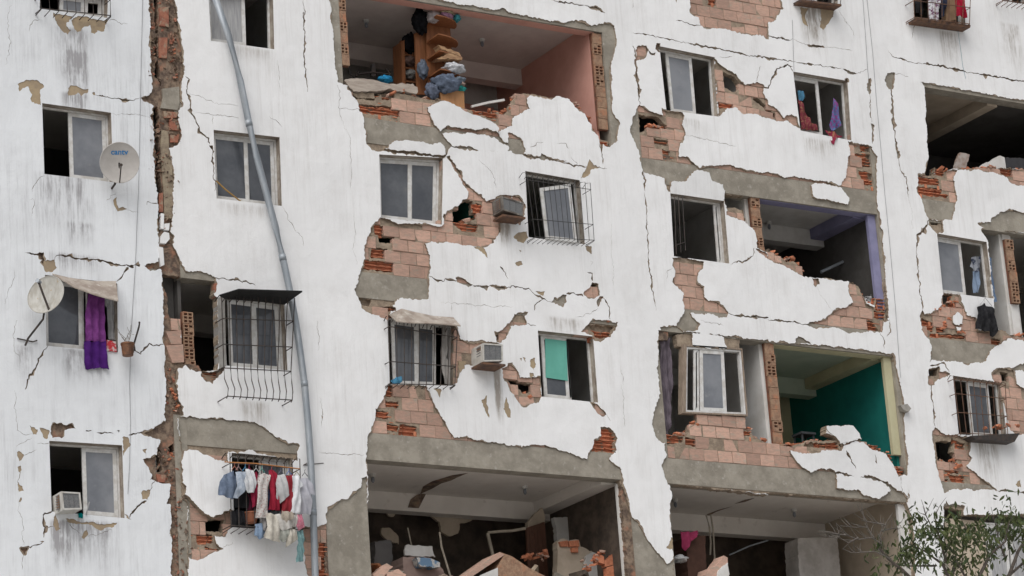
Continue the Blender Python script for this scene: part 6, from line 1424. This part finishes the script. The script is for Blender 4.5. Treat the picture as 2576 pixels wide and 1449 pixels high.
# ------------------------------------------------------------------ tree in front of the right corner
rt_ = random.Random(3); YT = -4.5
base = F(*TU(3, 2, 1500, 1500), YT); tr = thing('tree', (base.x+.3, YT, 0), 'small half bare tree in front of the lower right corner', 'tree')
BARK = pm('grey_bark', (.115, .095, .08), (.07, .058, .05), 14, bump=.5); TWIG = pm('pale_twig', (.15, .135, .12), (.09, .08, .07), 14)
LEAF = pm('tree_leaf', (.07, .09, .027), (.04, .052, .016), 3, rough=.55, c3=(.14, .135, .045), scale3=5, lo3=.55, hi3=.75); LEAF2 = pm('tree_leaf_dark', (.04, .065, .022), (.03, .045, .015), 3, rough=.55)
hub = Vector((base.x+.1, YT, base.z-1.0)); limbs = MB(); twigs = MB()
limbs.tube([(base.x+.3, YT, 0), (base.x+.22, YT, base.z*.5), hub], .1, 9, rr=[.17, .13, .10])
tips = []
def limb(s, r0, r1, twig=False, dy=None):
    p = fpts(s, YT); d0 = rt_.uniform(-.7, .7) if dy is None else dy; n = len(p)
    for i, q in enumerate(p): q.y += d0*(i+1)/n; q.x += rt_.uniform(-.02, .02); q.z += rt_.uniform(-.02, .02)
    (twigs if twig else limbs).tube(p, .02, 6, rr=[r0+(r1-r0)*i/(n-1) for i in range(n)])
    # side twigs
    for i in range(1, n):
        for _ in range(2 if not twig else 3):
            a = p[i-1].lerp(p[i], rt_.random()); d = (p[i]-p[i-1]).normalized(); e = Vector((rt_.uniform(-1, 1), rt_.uniform(-.8, .8), rt_.uniform(-.3, 1))); e = (e+d*.8).normalized(); L_ = rt_.uniform(.12, .32)
            b = a+e*L_*.5+Vector((0, 0, .02)); c_ = a+e*L_+Vector((rt_.uniform(-.05, .05), 0, rt_.uniform(.0, .08)))
            (twigs if twig else limbs).tube([a, b, c_], .004, 4, rr=[.007, .005, .003])
            if not twig: tips.append(c_)
    return p
for s in ('32:1300,1620 1130,1500 1030,1390 940,1320 870,1220', ): limb(s, .035, .02, dy=.1)
for s in ('32:870,1220 800,1160 700,1160 600,1130 480,1140', '32:870,1220 865,1130 890,1060', '32:800,1160 770,1080 680,1070 570,1058', '32:940,1320 820,1250 700,1262 640,1268', '32:890,1060 800,1030 740,1025', '32:870,1110 960,1090 1010,1085', '32:700,1160 620,1190', '32:600,1130 520,1110', '32:560,1135 540,1165'): limb(s, .014, .004, True, .1)
for s, r0 in (('32:1500,1640 1400,1500 1330,1350 1200,1250 1100,1200', .04), ('32:1330,1350 1280,1200 1230,1080 1220,980', .02), ('32:1500,1640 1500,1500 1560,1330 1620,1240 1600,1120', .04), ('32:1560,1640 1740,1500 1780,1300 1850,1150 1900,1030', .045), ('32:1400,1500 1480,1350 1520,1250 1400,1100 1330,1020', .03), ('32:1780,1300 1720,1180 1690,1060', .02), ('32:1620,1240 1540,1150 1480,1060', .015), ('32:1330,1350 1180,1330 1080,1310', .018), ('32:1850,1150 1950,1100 2050,1090', .02), ('32:1740,1500 1900,1350 2000,1280', .03), ('32:1230,1080 1180,1000 1150,985', .01), ('32:1600,1640 1350,1480 1240,1400', .03)): limb(s, r0, .006)
limbs.build('trunk', BARK, tr); twigs.build('bare_twigs', TWIG, tr)
lv = MB(); cl = [(1230, 1000, 1.1), (1250, 1060, 1), (1150, 1130, 1), (1080, 1230, 1), (1200, 1250, 1), (1100, 1310, 1), (1380, 1080, .9), (1400, 1150, 1), (1480, 1200, 1), (1560, 1100, .7), (1700, 1060, .8), (1720, 1130, 1), (1850, 1040, 1), (1820, 1150, 1), (1900, 1200, 1), (1300, 1180, 1), (1640, 1280, 1), (1450, 1300, 1), (1050, 1190, .7), (1340, 1230, .9), (1180, 1180, 1), (1620, 1330, .7), (1880, 1100, 1), (1760, 1230, .8), (1900, 1350, .8), (1550, 1400, .6), (1120, 1260, 1), (920, 1330, .15), (1950, 1000, .9), (1280, 1120, .9), (1500, 1120, .6)]
cents = [(F(*TU(3, 2, x, y), YT), w_) for x, y, w_ in cl]
cents += [(q, .30) for q in tips if rt_.random() < .6]
for c, w_ in cents:
    dyc = rt_.uniform(-.5, .5)
    for _ in range(int(42*w_)):
        p = c+Vector((rt_.gauss(0, .13), dyc+rt_.gauss(0, .17), rt_.gauss(0, .11)))
        d = Vector((rt_.uniform(-.8, .8), rt_.uniform(-.8, .8), rt_.uniform(-1.3, -.1))).normalized(); L_ = rt_.uniform(.08, .16); w2 = L_*.16
        sd_ = d.cross(Vector((rt_.uniform(-1, 1), rt_.uniform(-1, 1), rt_.uniform(-1, 1)))).normalized(); nn = d.cross(sd_)
        lv.add([p, p+d*L_*.35+sd_*w2+nn*.008, p+d*L_*.7+sd_*w2*.8, p+d*L_, p+d*L_*.7-sd_*w2*.8, p+d*L_*.35-sd_*w2+nn*.008], [(0, 1, 2, 3), (0, 3, 4, 5)], 0 if rt_.random() < .72 else 1)
cr = lv.build('crown', [LEAF, LEAF2], tr); cr['kind'] = 'stuff'

# window with pale blinds behind the tree
wf = fpts('32:1640,1040 1980,1060 2000,1520 1680,1520', .1); window(MAIN, wf, [(.0, .45, .01, CURT), (.5, .98, .03, CURT)])
MB().prism(fpts('32:1335,1010 1640,1040 1685,1520 1350,1520', .14), .14, .165).build('inner_wall', BEIGE, MAIN)
